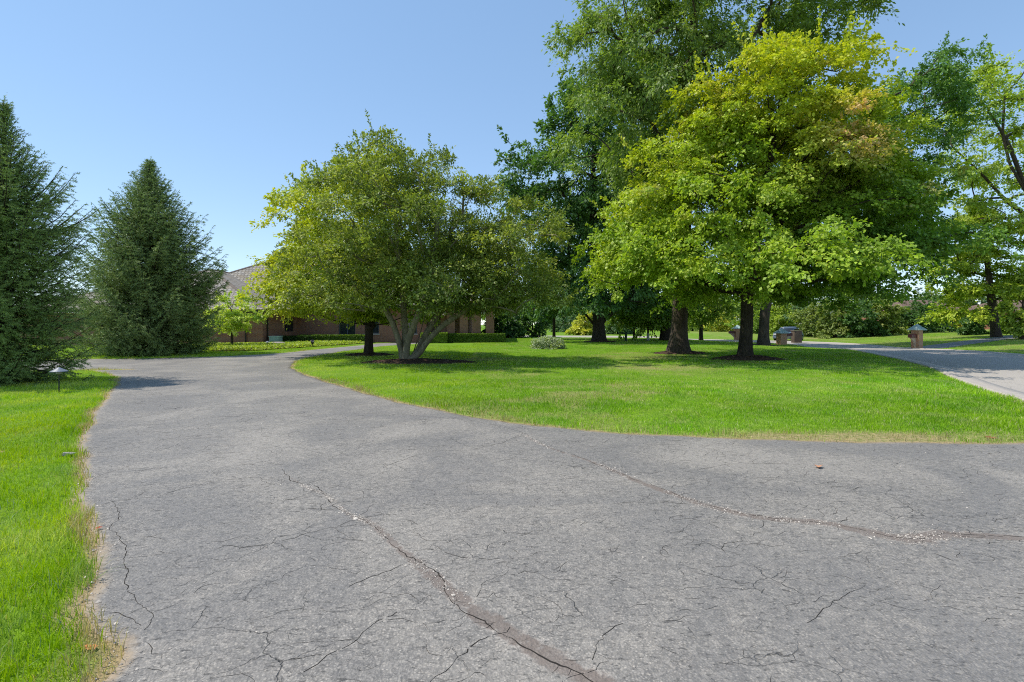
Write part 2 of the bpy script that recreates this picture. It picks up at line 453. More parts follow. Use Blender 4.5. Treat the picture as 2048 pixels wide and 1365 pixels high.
def asphalt_mat():
    m, nt, out = mat('driveway_asphalt')
    g = N(nt, 'ShaderNodeNewGeometry').outputs['Position']
    big = noi(nt, g, 0.35, 4); mid = noi(nt, g, 2.2, 5, 0.6); fine = noi(nt, g, 30, 4, 0.7)
    vor = N(nt, 'ShaderNodeTexVoronoi', i_Scale=70.0); nt.links.new(g, vor.inputs['Vector'])
    vd, vc = vor.outputs['Distance'], vor.outputs['Color']
    wear = mth(nt, 'ADD', mth(nt, 'MULTIPLY', big, 0.7), mth(nt, 'MULTIPLY', mid, 0.6))      # 0.3..1
    c = mixc(nt, ramp(nt, big, [(0.35, 0.0), (0.65, 1.0)]), (0.196, 0.182, 0.168), (0.272, 0.251, 0.226))
    c = mixc(nt, ramp(nt, mid, [(0.3, 0.35), (0.7, 0.0)]), c, (0.150, 0.144, 0.140))
    sp = N(nt, 'ShaderNodeSeparateColor'); nt.links.new(vc, sp.inputs[0])
    # worn patches show the pale stones of the aggregate
    thr = mth(nt, 'SUBTRACT', 1.16, mth(nt, 'MULTIPLY', wear, 0.55))
    st = mth(nt, 'GREATER_THAN', sp.outputs[0], thr)
    st = mth(nt, 'MULTIPLY', st, ramp(nt, vd, [(0.25, 1.0), (0.5, 0.0)]))
    patch = noi(nt, g, 6.5, 5, 0.7)
    pm = ramp(nt, mth(nt, 'ADD', mth(nt, 'MULTIPLY', patch, 0.75), mth(nt, 'MULTIPLY', big, 0.35)), [(0.555, 0.0), (0.66, 1.0)])
    stone = mixc(nt, sp.outputs[1], (0.24, 0.215, 0.19), (0.48, 0.43, 0.37))
    fg = noi(nt, g, 95, 3, 0.75)
    c = mixc(nt, mth(nt, 'MULTIPLY', pm, 0.8), c, mixc(nt, ramp(nt, fg, [(0.38, 0.0), (0.62, 1.0)]), (0.13, 0.118, 0.108), (0.44, 0.395, 0.345)))
    v2 = N(nt, 'ShaderNodeTexVoronoi', i_Scale=105.0); nt.links.new(g, v2.inputs['Vector'])
    s2 = N(nt, 'ShaderNodeSeparateColor'); nt.links.new(v2.outputs['Color'], s2.inputs[0])
    agg = ramp(nt, s2.outputs[0], [(0.0, (0.085, 0.082, 0.080)), (0.45, (0.19, 0.178, 0.166)), (0.8, (0.30, 0.275, 0.25)), (1.0, (0.56, 0.51, 0.45))])
    agg = mixc(nt, ramp(nt, v2.outputs['Distance'], [(0.42, 0.0), (0.62, 0.7)]), agg, (0.06, 0.058, 0.056))
    c = mixc(nt, 0.44, c, agg)
    v3 = N(nt, 'ShaderNodeTexVoronoi', i_Scale=34.0); nt.links.new(g, v3.inputs['Vector'])
    s3 = N(nt, 'ShaderNodeSeparateColor'); nt.links.new(v3.outputs['Color'], s3.inputs[0])
    c = mixc(nt, 0.22, c, mixc(nt, ramp(nt, s3.outputs[0], [(0.2, 0.0), (0.8, 1.0)]), (0.10, 0.096, 0.094), (0.36, 0.33, 0.295)))
    c = mixc(nt, mth(nt, 'MULTIPLY', st, 0.5), c, stone)
    lo = noi(nt, g, 0.55, 4, 0.6, 0.8)      # old seal coat: smoother darker islands, paler worn lanes
    c = mixc(nt, ramp(nt, lo, [(0.40, 0.42), (0.54, 0.0)]), c, (0.125, 0.123, 0.126))
    c = mixc(nt, ramp(nt, lo, [(0.52, 0.0), (0.68, 0.35)]), c, (0.34, 0.31, 0.275))
    # pores between stones
    mpp = N(nt, 'ShaderNodeMapping'); mpp.inputs['Scale'].default_value = (0.55, 1.25, 1); mpp.inputs['Rotation'].default_value = (0, 0, 0.2); nt.links.new(g, mpp.inputs[0])
    pn = noi(nt, mpp.outputs[0], 34, 3, 0.6)
    pore = ramp(nt, pn, [(0.33, 1.0), (0.42, 0.0)])
    c = mixc(nt, mth(nt, 'MULTIPLY', pore, 0.75), c, (0.06, 0.057, 0.055))
    def net(scale, width, lo_, hi_):
        wn = N(nt, 'ShaderNodeTexNoise', i_Scale=scale*1.6, i_Detail=4.0, i_Roughness=0.65); nt.links.new(g, wn.inputs['Vector'])
        vm = N(nt, 'ShaderNodeVectorMath', operation='MULTIPLY_ADD'); vm.inputs[1].default_value = (0.36/scale,)*3
        nt.links.new(wn.outputs['Color'], vm.inputs[0]); nt.links.new(g, vm.inputs[2])
        ve = N(nt, 'ShaderNodeTexVoronoi', i_Scale=scale, feature='DISTANCE_TO_EDGE'); nt.links.new(vm.outputs[0], ve.inputs['Vector'])
        l = ramp(nt, ve.outputs['Distance'], [(width*0.4, 1.0), (width, 0.0)])
        return mth(nt, 'MULTIPLY', l, ramp(nt, noi(nt, g, scale*0.45, 4, 0.6), [(lo_, 0.0), (hi_, 1.0)]))
    h = mth(nt, 'MAXIMUM', mth(nt, 'MULTIPLY', net(2.3, 0.0065, 0.53, 0.62), 0.85), mth(nt, 'MULTIPLY', net(6.5, 0.015, 0.56, 0.65), 0.5))
    # old brown sealer along the wide cracks
    at_w = N(nt, 'ShaderNodeAttribute', attribute_name='wide').outputs['Fac']
    wd = mth(nt, 'ADD', at_w, mth(nt, 'MULTIPLY', mth(nt, 'SUBTRACT', noi(nt, g, 9, 5, 0.7), 0.5), 2.2))
    wm = ramp(nt, wd, [(0.6, 1.0), (1.0, 0.0)])
    c = mixc(nt, mth(nt, 'MULTIPLY', mth(nt, 'MULTIPLY', wm, ramp(nt, noi(nt, g, 4, 5, 0.7), [(0.3, 0.55), (0.6, 1.0)])), 0.9), c, mixc(nt, mid, (0.115, 0.090, 0.076), (0.205, 0.168, 0.148)))
    crumb = mth(nt, 'MULTIPLY', mth(nt, 'SUBTRACT', ramp(nt, wd, [(0.9, 1.0), (1.6, 0.0)]), wm), ramp(nt, patch, [(0.5, 0.0), (0.56, 1.0)]), True)
    c = mixc(nt, mth(nt, 'MULTIPLY', crumb, 0.75), c, mixc(nt, fine, (0.2, 0.18, 0.16), (0.55, 0.5, 0.45)))
    # sandy crumbling edge
    at_e = N(nt, 'ShaderNodeAttribute', attribute_name='edge').outputs['Fac']
    ed = mth(nt, 'ADD', at_e, mth(nt, 'MULTIPLY', mth(nt, 'SUBTRACT', noi(nt, g, 5, 5, 0.65), 0.5), 0.22))
    em = ramp(nt, ed, [(0.015, 1.0), (0.07, 0.0)])
    c = mixc(nt, mth(nt, 'MULTIPLY', em, 0.9), c, mixc(nt, fine, (0.16, 0.12, 0.085), (0.42, 0.34, 0.25)))
    c = mixc(nt, 1.0, c, (1.14, 1.12, 1.085), 'MULTIPLY')
    c = mixc(nt, mth(nt, 'MULTIPLY', h, 0.78), c, (0.045, 0.041, 0.038))
    hgt = mth(nt, 'SUBTRACT', mth(nt, 'ADD', mth(nt, 'MULTIPLY', fine, 0.45), mth(nt, 'MULTIPLY', vd, 0.25)), h)
    hgt = mth(nt, 'ADD', hgt, mth(nt, 'ADD', mth(nt, 'MULTIPLY', patch, 0.5), mth(nt, 'MULTIPLY', s3.outputs[0], 0.35)))
    principled(nt, out, c, ramp(nt, fine, [(0.3, 0.75), (0.7, 0.55)]), 0.3, hgt, 0.7, 0.02)
    return m
M['asphalt'] = asphalt_mat()
dx = np.r_[-lines([(0.0,3,0.05,0.05),(3,26,0.06,0.4)])[::-1][:-1], lines([(0.0,3,0.05,0.05),(3,11,0.06,0.12)])]
dy = np.r_[[-4,-2,0,1.0], lines([(1.5,8,0.05,0.05),(8,44,0.07,0.2)])]
sheet('driveway', drive_poly, dx, dy, M['asphalt'], lambda P: H(P[:,0], P[:,1])*0 + 0.0, drive_attrs)

def cracks():
    rng = np.random.default_rng(77); Vs, Fs = [], []; off = 0
    def ribbon(P, w0, amp, taper=True):
        nonlocal off
        P = np.array(P, float); d = np.r_[0, np.cumsum(np.hypot(*np.diff(P, axis=0).T))]
        if d[-1] < 0.04: return None
        st_ = 0.012 + 0.0035*P[:, 1].mean(); n = max(4, int(d[-1]/st_)); t = np.linspace(0, d[-1], n)
        Q = np.c_[np.interp(t, d, P[:, 0]), np.interp(t, d, P[:, 1])]
        T = np.gradient(Q, axis=0); T /= (np.linalg.norm(T, axis=1)[:, None]+1e-9); Nn = np.c_[-T[:, 1], T[:, 0]]
        o = np.zeros(n)
        for sc_, a_ in ((0.45, 1.0), (0.16, 0.5), (0.05, 0.26), (0.02, 0.12)):
            m_ = max(3, int(d[-1]/sc_)+2); o += a_*np.interp(t, np.linspace(0, d[-1], m_), rng.normal(0, 1, m_))
        Q = Q + Nn*(amp*o)[:, None]
        wd = w0*(0.25 + 0.75*np.abs(np.interp(t, np.linspace(0, d[-1], max(4, int(d[-1]/0.07))), rng.normal(0.7, 0.5, max(4, int(d[-1]/0.07))))))
        if taper: wd *= np.clip(np.minimum(t, d[-1]-t)/(0.25*d[-1]+1e-6), 0.05, 1)
        A, B = Q + Nn*wd[:, None]/2, Q - Nn*wd[:, None]/2
        V = np.vstack([np.c_[A, np.full(n, 0.0012)], np.c_[B, np.full(n, 0.0012)]])
        i = np.arange(n-1); f = np.c_[i, i+1, i+1+n, i+n]
        keep = rng.uniform(0, 1, n-1) > 0.06
        Vs.append(V); Fs.append(f[keep]+off); off += 2*n
        return Q, Nn
    ok = lambda p: SD_drive(np.array([p]))[0] < -0.03
    def walk(p, a, L, w, amp=0.016):
        st_ = 0.045; pts = [np.array(p)]; a0 = a
        for _ in range(int(L/st_)+1):
            a = a0 + (a-a0)*0.45 + rng.normal(0, 0.5); q = pts[-1] + st_*np.array([math.cos(a), math.sin(a)])
            if not ok(q): break
            pts.append(q)
        if len(pts) > 2: return ribbon(pts, w, amp)
    for c, w in list(zip(wide_cracks, [0.0065, 0.0055])) + [(c, 0.0042) for c in thin_cracks]:
        A = np.array([at(*p) for p in c]); r = ribbon(catmull(A, 4), w, 0.024 if w > 0.005 else 0.026, False)
        if r is None: continue
        Q, Nn = r
        for k in range(int(len(Q)*0.012*3.5)):
            i = rng.integers(0, len(Q)); sg = rng.choice([-1, 1]); a = math.atan2(Nn[i, 1]*sg, Nn[i, 0]*sg) + rng.normal(0, 0.5)
            walk(Q[i], a, rng.uniform(0.08, 0.5), w*0.6)
    for y0, y1, dens, w in ((1.7, 3.2, 42, 0.0019), (3.2, 5, 32, 0.0024), (5, 8, 18, 0.0032), (8, 12, 6.0, 0.005), (12, 20, 1.5, 0.0075), (20, 34, 0.3, 0.012)):
        hw = 1.12*y1; n = int(2*hw*(y1-y0)*dens)
        P = np.c_[rng.uniform(-hw, hw, n), rng.uniform(y0, y1, n)]
        P = P[(SD_drive(P) < -0.08) & (noise(P, 0.55, 31) + 0.35*(P[:, 0] < 1) > 0.52)]
        for p in P:
            walk(p, rng.choice([0, math.pi]) + 0.28 + rng.normal(0, 0.35), rng.gamma(1.3, 0.10)*(0.6+0.12*p[1]) + 0.05, w*rng.uniform(0.5, 1.3))
    m_ = simple('crack_dark', (0.032, 0.029, 0.026), 0.95, 0.02, 0.4, 20)
    tag(build('driveway_cracks', np.vstack(Vs), np.vstack(Fs), m_), kind='structure')
    # loose pale crumbs along the open cracks
    Vs, Fs, Cs, off2 = [], [], [], 0
    P = []
    for c, w in zip(wide_cracks, wide_w):
        A = catmull([np.r_[at(*p), wi] for p, wi in zip(c, w)], 6)
        for p in A:
            if noise(p[None, :2], 1.7, 3)[0] > 0.48:
                k = rng.poisson(26); P.append(p[:2] + rng.normal(0, 1, (k, 2))*p[2]*0.8)
    n = 2600; q = np.c_[rng.uniform(-7, 9, n), rng.uniform(1.8, 9, n)]; q = q[(SD_drive(q) < -0.02)]; P.append(q[rng.uniform(0, 1, len(q)) < 0.5])
    q = np.c_[rng.uniform(-6, -1.4, 30000), rng.uniform(1.8, 9, 30000)]; e = SD_drive(q); q = q[(np.abs(e+0.03) < 0.09)]; P.append(q[rng.uniform(0, 1, len(q)) < 0.8])
    P = np.vstack(P); n = len(P); r = rng.gamma(2.0, 0.0013, n)+0.0016; a0 = rng.uniform(0, 6.28, n)
    ring = []
    for k in range(5):
        a = a0 + k*2*np.pi/5; rr = r*rng.uniform(0.7, 1.25, n); ring.append(np.c_[P[:, 0]+rr*np.cos(a), P[:, 1]+rr*np.sin(a), np.full(n, 0.0015)])
    V = np.stack(ring + [np.c_[P, r*0.9+0.0015]], 1).reshape(-1, 3); b = np.arange(n)[:, None]*6
    F_ = np.vstack([np.c_[b+k, b+(k+1) % 5, b+5] for k in range(5)])
    c = np.array([0.24, 0.215, 0.19]) + rng.uniform(0, 1, (n, 1))**2*np.array([0.36, 0.32, 0.27])
    m2, nt, out = mat('crumbs'); principled(nt, out, N(nt, 'ShaderNodeVertexColor', layer_name='tint').outputs[0], 0.9, 0.1)
    tag(build('loose_grit', V, F_, m2, tint=np.repeat(c, 6, 0)), 'pale loose grit and crumbs of asphalt lying along the cracks of the drive', 'grit', kind='stuff')
cracks()

def street_mat():
    m, nt, out = mat('street_asphalt')
    g = N(nt, 'ShaderNodeNewGeometry').outputs['Position']
    big = noi(nt, g, 0.4, 4); fine = noi(nt, g, 25, 4, 0.7)
    c = mixc(nt, big, (0.36, 0.325, 0.285), (0.45, 0.40, 0.35))
    c = mixc(nt, ramp(nt, fine, [(0.3, 0.5), (0.55, 0.0)]), c, (0.2, 0.19, 0.18))
    n = noi(nt, g, 0.8, 4, 0.6, 0.4)
    l = ramp(nt, mth(nt, 'ABSOLUTE', mth(nt, 'SUBTRACT', n, 0.5)), [(0.0, 0.7), (0.006, 0.0)])
    c = mixc(nt, l, c, (0.07, 0.07, 0.07))
    principled(nt, out, c, 0.8, 0.25, fine, 0.4, 0.01)
    return m
M['street'] = street_mat()
n = len(road_near)
def resample(A, n):
    s = np.r_[0, np.cumsum(np.hypot(*np.diff(A[:, :2], axis=0).T))]
    t = np.linspace(0, s[-1], n); return np.c_[np.interp(t, s, A[:,0]), np.interp(t, s, A[:,1])]
ra, rb = resample(road_near, 160), resample(road_far, 160)
W = 9
V = []
for k in range(W):
    t = k/(W-1); p = ra*(1-t) + rb*t
    V.append(np.c_[p, H(p[:,0], p[:,1]) + 0.012 - 0.02*(2*t-1)**2])
V = np.vstack(V); ii = np.concatenate([np.arange(159) + k*160 for k in range(W-1)])
tag(build('street', V, np.c_[ii, ii+1, ii+161, ii+160], M['street'], smooth=True), kind='structure')

M['concrete'] = simple('kerb_concrete', (0.42, 0.37, 0.32), 0.85, 0.2, 0.25, 6, 0.3)
def kerb(name, line, side, y0):
    A = resample(line, 220); A = A[A[:,1] > y0]
    T = np.gradient(A, axis=0); T /= np.linalg.norm(T, axis=1)[:, None]
    Nn = np.c_[T[:,1], -T[:,0]]*side
    prof = [(-0.06, -0.08), (-0.05, 0.035), (0.06, 0.045), (0.16, 0.02), (0.30, 0.006), (0.55, 0.012), (0.56, -0.05)]
    V = []; n = len(A)
    for d, z in prof:
        p = A + Nn*d; V.append(np.c_[p, H(p[:,0], p[:,1]) + z])
    ii = np.concatenate([np.arange(n-1)+k*n for k in range(len(prof)-1)])
    tag(build(name, np.vstack(V), np.c_[ii, ii+1, ii+n+1, ii+n], M['concrete'], smooth=True), kind='structure')
kerb('street_kerb', road_near, 1, 7.4)
kerb('street_kerb', road_far, -1, -3)

M['drive2'] = simple('neighbour_asphalt', (0.2, 0.2, 0.205), 0.8, 0.2, 0.2, 4)
c = nd_poly
V = []
for t in np.linspace(0, 1, 7):
    a = resample(c[:6], 40); b = resample(c[6:][::-1], 40); p = a*(1-t)+b*t
    V.append(np.c_[p, H(p[:,0], p[:,1]) + 0.03])
ii = np.concatenate([np.arange(39)+k*40 for k in range(6)])
tag(build('side_driveway', np.vstack(V), np.c_[ii, ii+1, ii+41, ii+40], M['drive2'], smooth=True), kind='structure')

def mulch_mat():
    m, nt, out = mat('mulch')
    g = N(nt, 'ShaderNodeNewGeometry').outputs['Position']
    a = noi(nt, g, 22, 5, 0.75); b = noi(nt, g, 3, 3)
    c = mixc(nt, ramp(nt, a, [(0.35, 0.0), (0.68, 1.0)]), (0.022, 0.014, 0.010), (0.16, 0.10, 0.075))
    c = mixc(nt, mth(nt, 'MULTIPLY', b, 0.3), c, (0.10, 0.07, 0.05))
    principled(nt, out, c, 0.95, 0.1, a, 1.0, 0.06)
    return m
M['mulch'] = mulch_mat()
for nm, (cx, cy), rx, ry, hh in mulch:
    V = [(cx, cy, h1(cx, cy)+hh+0.03)]; Fc = []; n = 48; rng = np.random.default_rng(5)
    for k in range(1, 9):
        t = k/8
        for i in range(n):
            a = 2*math.pi*i/n; wob = 1 + 0.10*math.sin(3*a+cx) + 0.06*math.sin(7*a+cy)
            x = cx + rx*t*wob*math.cos(a); y = cy + ry*t*wob*math.sin(a)
            z = h1(x, y) + hh*(1-t**1.6) + (0.028 if k < 8 else -0.03) + rng.normal(0, 0.012)*(k < 8)
            V.append((x, y, z))
    for i in range(n): Fc.append((0, 1+i, 1+(i+1) % n))
    for k in range(7):
        for i in range(n):
            j = (i+1) % n; Fc.append((1+k*n+i, 1+(k+1)*n+i, 1+(k+1)*n+j, 1+k*n+j))
    tag(build('mulch_bed', np.array(V), Fc, M['mulch'], smooth=True), kind='structure')

# ------------------------------------------------------------------ grass
def in_mulch(P, s=1.0):
    r = np.zeros(len(P), bool)
    for _, c, rx, ry, _h in mulch: r |= ((P[:,0]-c[0])/rx/s)**2 + ((P[:,1]-c[1])/ry/s)**2 < 1
    return r
house_rect = [(-38, -3, 36.6, 70)]
def blades(P, rng, wid, hgt, dry, lean=0.5, two=True):
    n = len(P); az = rng.uniform(0, 2*np.pi, n); la = rng.uniform(0, 2*np.pi, n)
    h = hgt*rng.uniform(0.55, 1.25, n); w = wid*rng.uniform(0.7, 1.3, n)
    l = np.abs(rng.normal(0, lean, n))*h + 0.15*h
    sx, sy = np.cos(az)*w/2, np.sin(az)*w/2; lx, ly = np.cos(la)*l, np.sin(la)*l
    z0 = P[:,2] - 0.015
    B0 = np.c_[P[:,0]-sx, P[:,1]-sy, z0]; B1 = np.c_[P[:,0]+sx, P[:,1]+sy, z0]
    Tp = np.c_[P[:,0]+lx, P[:,1]+ly, P[:,2]+h*np.sqrt(np.clip(1-(l/h)**2*0.45, 0.15, 1))]
    v = noise(P[:, :2], 0.9, 4)[:, None]; u = rng.uniform(0, 1, (n, 1)); k = noise(P[:, :2], 4.0, 8)[:, None]
    lush = sstep(-2.5, 0.5, P[:,0])[:, None]
    g1 = np.array([0.15, 0.28, 0.006]) - lush*[0.03, 0.02, 0]; g2 = np.array([0.54, 0.70, 0.010]) - lush*[0.19, 0.08, -0.012]; g3 = np.array([0.60, 0.70, 0.20])
    c = g1 + (g2-g1)*np.clip(0.75*u+0.35*v-0.05, 0, 1) + (g3-g2)*np.clip((k-0.52)*2.6, 0, 1)*u + (np.array([0.62, 0.68, 0.32])-g2)*(rng.uniform(0, 1, (n, 1)) < 0.06)*0.8
    b1 = noise(P[:, :2], 0.33, 51)[:, None]; b2 = noise(P[:, :2], 1.5, 52)[:, None]
    c = c*(0.72 + 0.36*b1 + 0.26*b2) * (1 + (b2-0.5)*np.array([0.35, 0.0, 0.3])) + np.clip((b1+b2*0.5-0.92)*1.2, 0, 0.35)*(np.array([0.50, 0.52, 0.20])-c)
    straw = np.array([0.50, 0.42, 0.22])*(0.6+0.7*u)
    isd = (rng.uniform(0, 1, n) < dry)[:, None]
    c = np.where(isd, straw, c)
    if two:
        Mx = (B0+B1)/2*0.45 + Tp*0.55; Mx[:, 2] += 0.12*h; Mx[:, :2] -= 0.18*np.c_[lx, ly]
        M0 = Mx - np.c_[sx, sy, 0*sx]*0.75; M1 = Mx + np.c_[sx, sy, 0*sx]*0.75
        V = np.stack([B0, B1, M1, M0, Tp], 1).reshape(-1, 3)
        b = np.arange(n)[:, None]*5
        Fq = np.c_[b, b+1, b+2, b+3]; Ft = np.c_[b+3, b+2, b+4]
        return V, Fq, Ft, np.repeat(c, 5, 0)
    V = np.stack([B0, B1, Tp], 1).reshape(-1, 3); b = np.arange(n)[:, None]*3; c = c*1.08
    return V, np.zeros((0, 4), int), np.c_[b, b+1, b+2], np.repeat(c, 3, 0)

def lawn(rng):
    Vs, Qs, Ts, Cs = [], [], [], []; off = 0
    edges = [1.6, 2.4, 3.2, 4.5, 6, 8, 10.5, 14, 18, 23, 29, 37, 48, 62]
    for y0, y1 in zip(edges[:-1], edges[1:]):
        ym = (y0+y1)/2
        dens = min(7500, 7200*(2.5/ym)**1.12)
        half = 1.18*y1 + 0.8
        xl, xr = -half, min(half, 50)
        nn = int((xr-xl)*(y1-y0)*dens)
        P = np.c_[rng.uniform(xl, xr, nn), rng.uniform(y0, y1, nn)]
        P = P[np.abs(P[:,0]) < 1.15*P[:,1] + 0.8]
        e1 = SD_drive(P); P = P[e1 > -0.05]; e1 = e1[e1 > -0.05]
        e2 = SD_road(P); k = e2 > 0.04; P, e1, e2 = P[k], e1[k], e2[k]
        if y1 > 30:
            e3 = SD_nd(P); k = e3 > 0.02; P, e1 = P[k], e1[k]
            k = SD_bed(P) > 0; P, e1 = P[k], e1[k]
            for x0, x1_, a, b in house_rect:
                k = ~((P[:,0] > x0) & (P[:,0] < x1_) & (P[:,1] > a) & (P[:,1] < b)); P, e1 = P[k], e1[k]
        k = ~in_mulch(P, 0.97); P, e1 = P[k], e1[k]
        dm = dry_mask(P)
        edry = np.clip(0.65 - e1/np.where((P[:,0] < -1) & (P[:,1] < 11), 0.12, 0.30) + (noise(P, 1.6, 5)-0.5)*2.2, 0, 0.85)*(e1 < 0.5)
        thin = np.clip(0.30 + e1/0.2 + (noise(P, 3.0, 6)-0.5)*0.8, 0, 1)*(1-0.65*np.clip(dm, 0, 1))
        k = rng.uniform(0, 1, len(P)) < thin
        P, edry, dm, e1 = P[k], edry[k], dm[k], e1[k]
        z = H(P[:,0], P[:,1]) + 0.012
        hgt = (0.060 if ym < 5 else 0.050)*(0.7+0.65*noise(P, 0.8, 2)) * (1 + 0.5*(noise(P, 3.3, 14) > 0.72) + 0.7*(noise(P, 2.1, 24) > 0.66)*(e1 < 0.3))
        V, Q, T, C = blades(np.c_[P, z], rng, 0.0036*max(1, (ym/2.5))**0.52, hgt, np.clip(np.maximum(edry, dm*0.8), 0.03, 1), two=ym < 14)
        Vs.append(V); Qs.append(Q+off); Ts.append(T+off); Cs.append(C); off += len(V)
    return np.vstack(Vs), [np.vstack(Qs), np.vstack(Ts)], np.vstack(Cs)
V, Fc, C = lawn(np.random.default_rng(11))
print('grass verts', len(V))
tag(build('lawn_grass', V, Fc, M['grass'], tint=C), 'mown green lawn grass with straw coloured edges along the drive', 'grass', kind='stuff')

# ------------------------------------------------------------------ trees
def tube(chains, sides=7):
    Vs, Fs, off = [], [], 0
    for pts, rad in chains:
        pts = np.asarray(pts, float); n = len(pts)
        if n < 2: continue
        T = np.gradient(pts, axis=0); T /= (np.linalg.norm(T, axis=1)[:, None] + 1e-9)
        ref = np.array([0.0, 0, 1]) if abs(T[0, 2]) < 0.8 else np.array([1.0, 0, 0])
        U = np.cross(T, ref); U /= (np.linalg.norm(U, axis=1)[:, None] + 1e-9); Wv = np.cross(T, U)
        s = sides if rad[0] > 0.06 else (5 if rad[0] > 0.025 else 3)
        if rad[0] > 0.16: s = sides+5
        a = np.arange(s)*2*np.pi/s
        ring = pts[:, None, :] + np.asarray(rad)[:, None, None]*(np.cos(a)[None, :, None]*U[:, None, :] + np.sin(a)[None, :, None]*Wv[:, None, :])
        Vs.append(ring.reshape(-1, 3))
        i, j = np.meshgrid(np.arange(n-1), np.arange(s), indexing='ij'); j2 = (j+1) % s
        Fs.append((np.stack([i*s+j, i*s+j2, (i+1)*s+j2, (i+1)*s+j], -1).reshape(-1, 4)) + off)
        off += n*s
    return np.vstack(Vs), np.vstack(Fs)

def leaves(P, D, Nrm, size, colr, rng, aspect=0.62):
    """rhombic folded leaves at P, pointing along D, facing Nrm"""
    n = len(P)
    D = D/(np.linalg.norm(D, axis=1)[:, None]+1e-9)
    S = np.cross(D, Nrm); S /= (np.linalg.norm(S, axis=1)[:, None]+1e-9)
    Nn = np.cross(S, D)
    L = (size*rng.uniform(0.65, 1.3, n))[:, None]; Wd = L*aspect*0.5
    mid = P + D*L*0.45
    fold = rng.uniform(-0.05, 0.28, n)[:, None]*L*0.5
    Lf = mid - S*Wd + Nn*fold; Rt = mid + S*Wd + Nn*fold; Tp = P + D*L - Nn*fold*0.6
    V = np.stack([P, Rt, Tp, Lf], 1).reshape(-1, 3)
    b = np.arange(n)[:, None]*4
    return V, np.c_[b, b+1, b+2, b+3], np.repeat(colr, 4, 0)

def unit(rng, n):
    v = rng.normal(size=(n, 3)); return v/np.linalg.norm(v, axis=1)[:, None]

def ell(px, py, rx, ry, y, depth=None, dy=0.0):
    c = pt(px, py, y + dy); k = (y+dy)/F
    return (c, np.array([rx*k, depth if depth is not None else rx*k, ry*k]))

def grow(stems, clusters, trunk_r, rng, tip=0.008, seg=0.7):
    """attach the cluster points to the stems, nearest first, and size limbs by what they carry"""
    pos, par, main = [], [], []
    for st in stems:
        st = np.asarray(st, float)
        L = np.r_[0, np.cumsum(np.linalg.norm(np.diff(st, axis=0), axis=1))]
        t = np.linspace(0, L[-1], max(4, int(L[-1]/0.35)))
        q = np.stack([np.interp(t, L, st[:, k]) for k in range(3)], 1)
        base = st is stems[0]
        for i, p in enumerate(q):
            if i == 0 and len(pos): par.append(0)
            else: par.append(len(pos)-1 if i else -1)
            pos.append(p); main.append(True)
    pos = [np.asarray(p) for p in pos]
    zmin = min(p[2] for p in pos)
    cap = 200000
    A = np.zeros((cap, 3)); n = len(pos); A[:n] = np.array(pos)
    ok = np.zeros(cap, bool)
    hz = clusters[:, 2].min()
    tops = max(p[2] for p in pos)
    ok[:n] = A[:n, 2] > min(hz, zmin + 0.55*(tops-zmin)) - 0.3
    if not ok[:n].any(): ok[n-1] = True
    order = np.argsort(np.min(np.linalg.norm(clusters[:, None, :] - A[None, :n][:, ::3], axis=2), axis=1))
    for ci in order:
        c = clusters[ci]; d = A[:n] - c
        dist = np.linalg.norm(d, axis=1)
        cost = dist + 0.75*np.maximum(0, d[:, 2] + 0.25*dist); cost[~ok[:n]] = 1e9
        b = int(np.argmin(cost)); L = dist[b]
        k = max(1, int(L/seg)); p0 = A[b].copy()
        for i in range(1, k+1):
            t = i/k
            p = p0 + (c-p0)*t
            if i < k:
                p = p + rng.normal(0, 0.05*min(L, 2.5), 3); p[2] += 0.06*L*math.sin(math.pi*t)
            A[n] = p; ok[n] = True; par.append(b if i == 1 else n-1); main.append(False); n += 1
    par = np.array(par); A = A[:n]
    ch = [[] for _ in range(n)]
    for i, p in enumerate(par):
        if p >= 0: ch[p].append(i)
    e = 2.2; r = np.zeros(n)
    for i in range(n-1, -1, -1):
        r[i] = (tip**e + sum(r[c]**e for c in ch[i]))**(1/e) if ch[i] else tip
    base_r = r[0]
    r = tip + (r-tip)*(trunk_r-tip)/max(base_r-tip, 1e-6)
    return A, par, ch, r

def chains_of(A, ch, r, rmin):
    out = []; st = [(0, None)]
    while st:
        i, p = st.pop(); pts, rad = ([A[p]], [min(r[p], r[i]*1.15)]) if p is not None else ([], [])
        while True:
            pts.append(A[i]); rad.append(r[i])
            kids = sorted([c for c in ch[i] if r[c] > rmin], key=lambda c: -r[c])
            if not kids: break
            for k in kids[1:]: st.append((k, i))
            i = kids[0]
        if len(pts) > 1: out.append((np.array(pts), np.array(rad)))
    return out

def smooth_chain(c):
    p, r = c; p = p.copy()
    if len(p) > 3: p[1:-1] = 0.25*p[:-2] + 0.5*p[1:-1] + 0.25*p[2:]
    return p, r

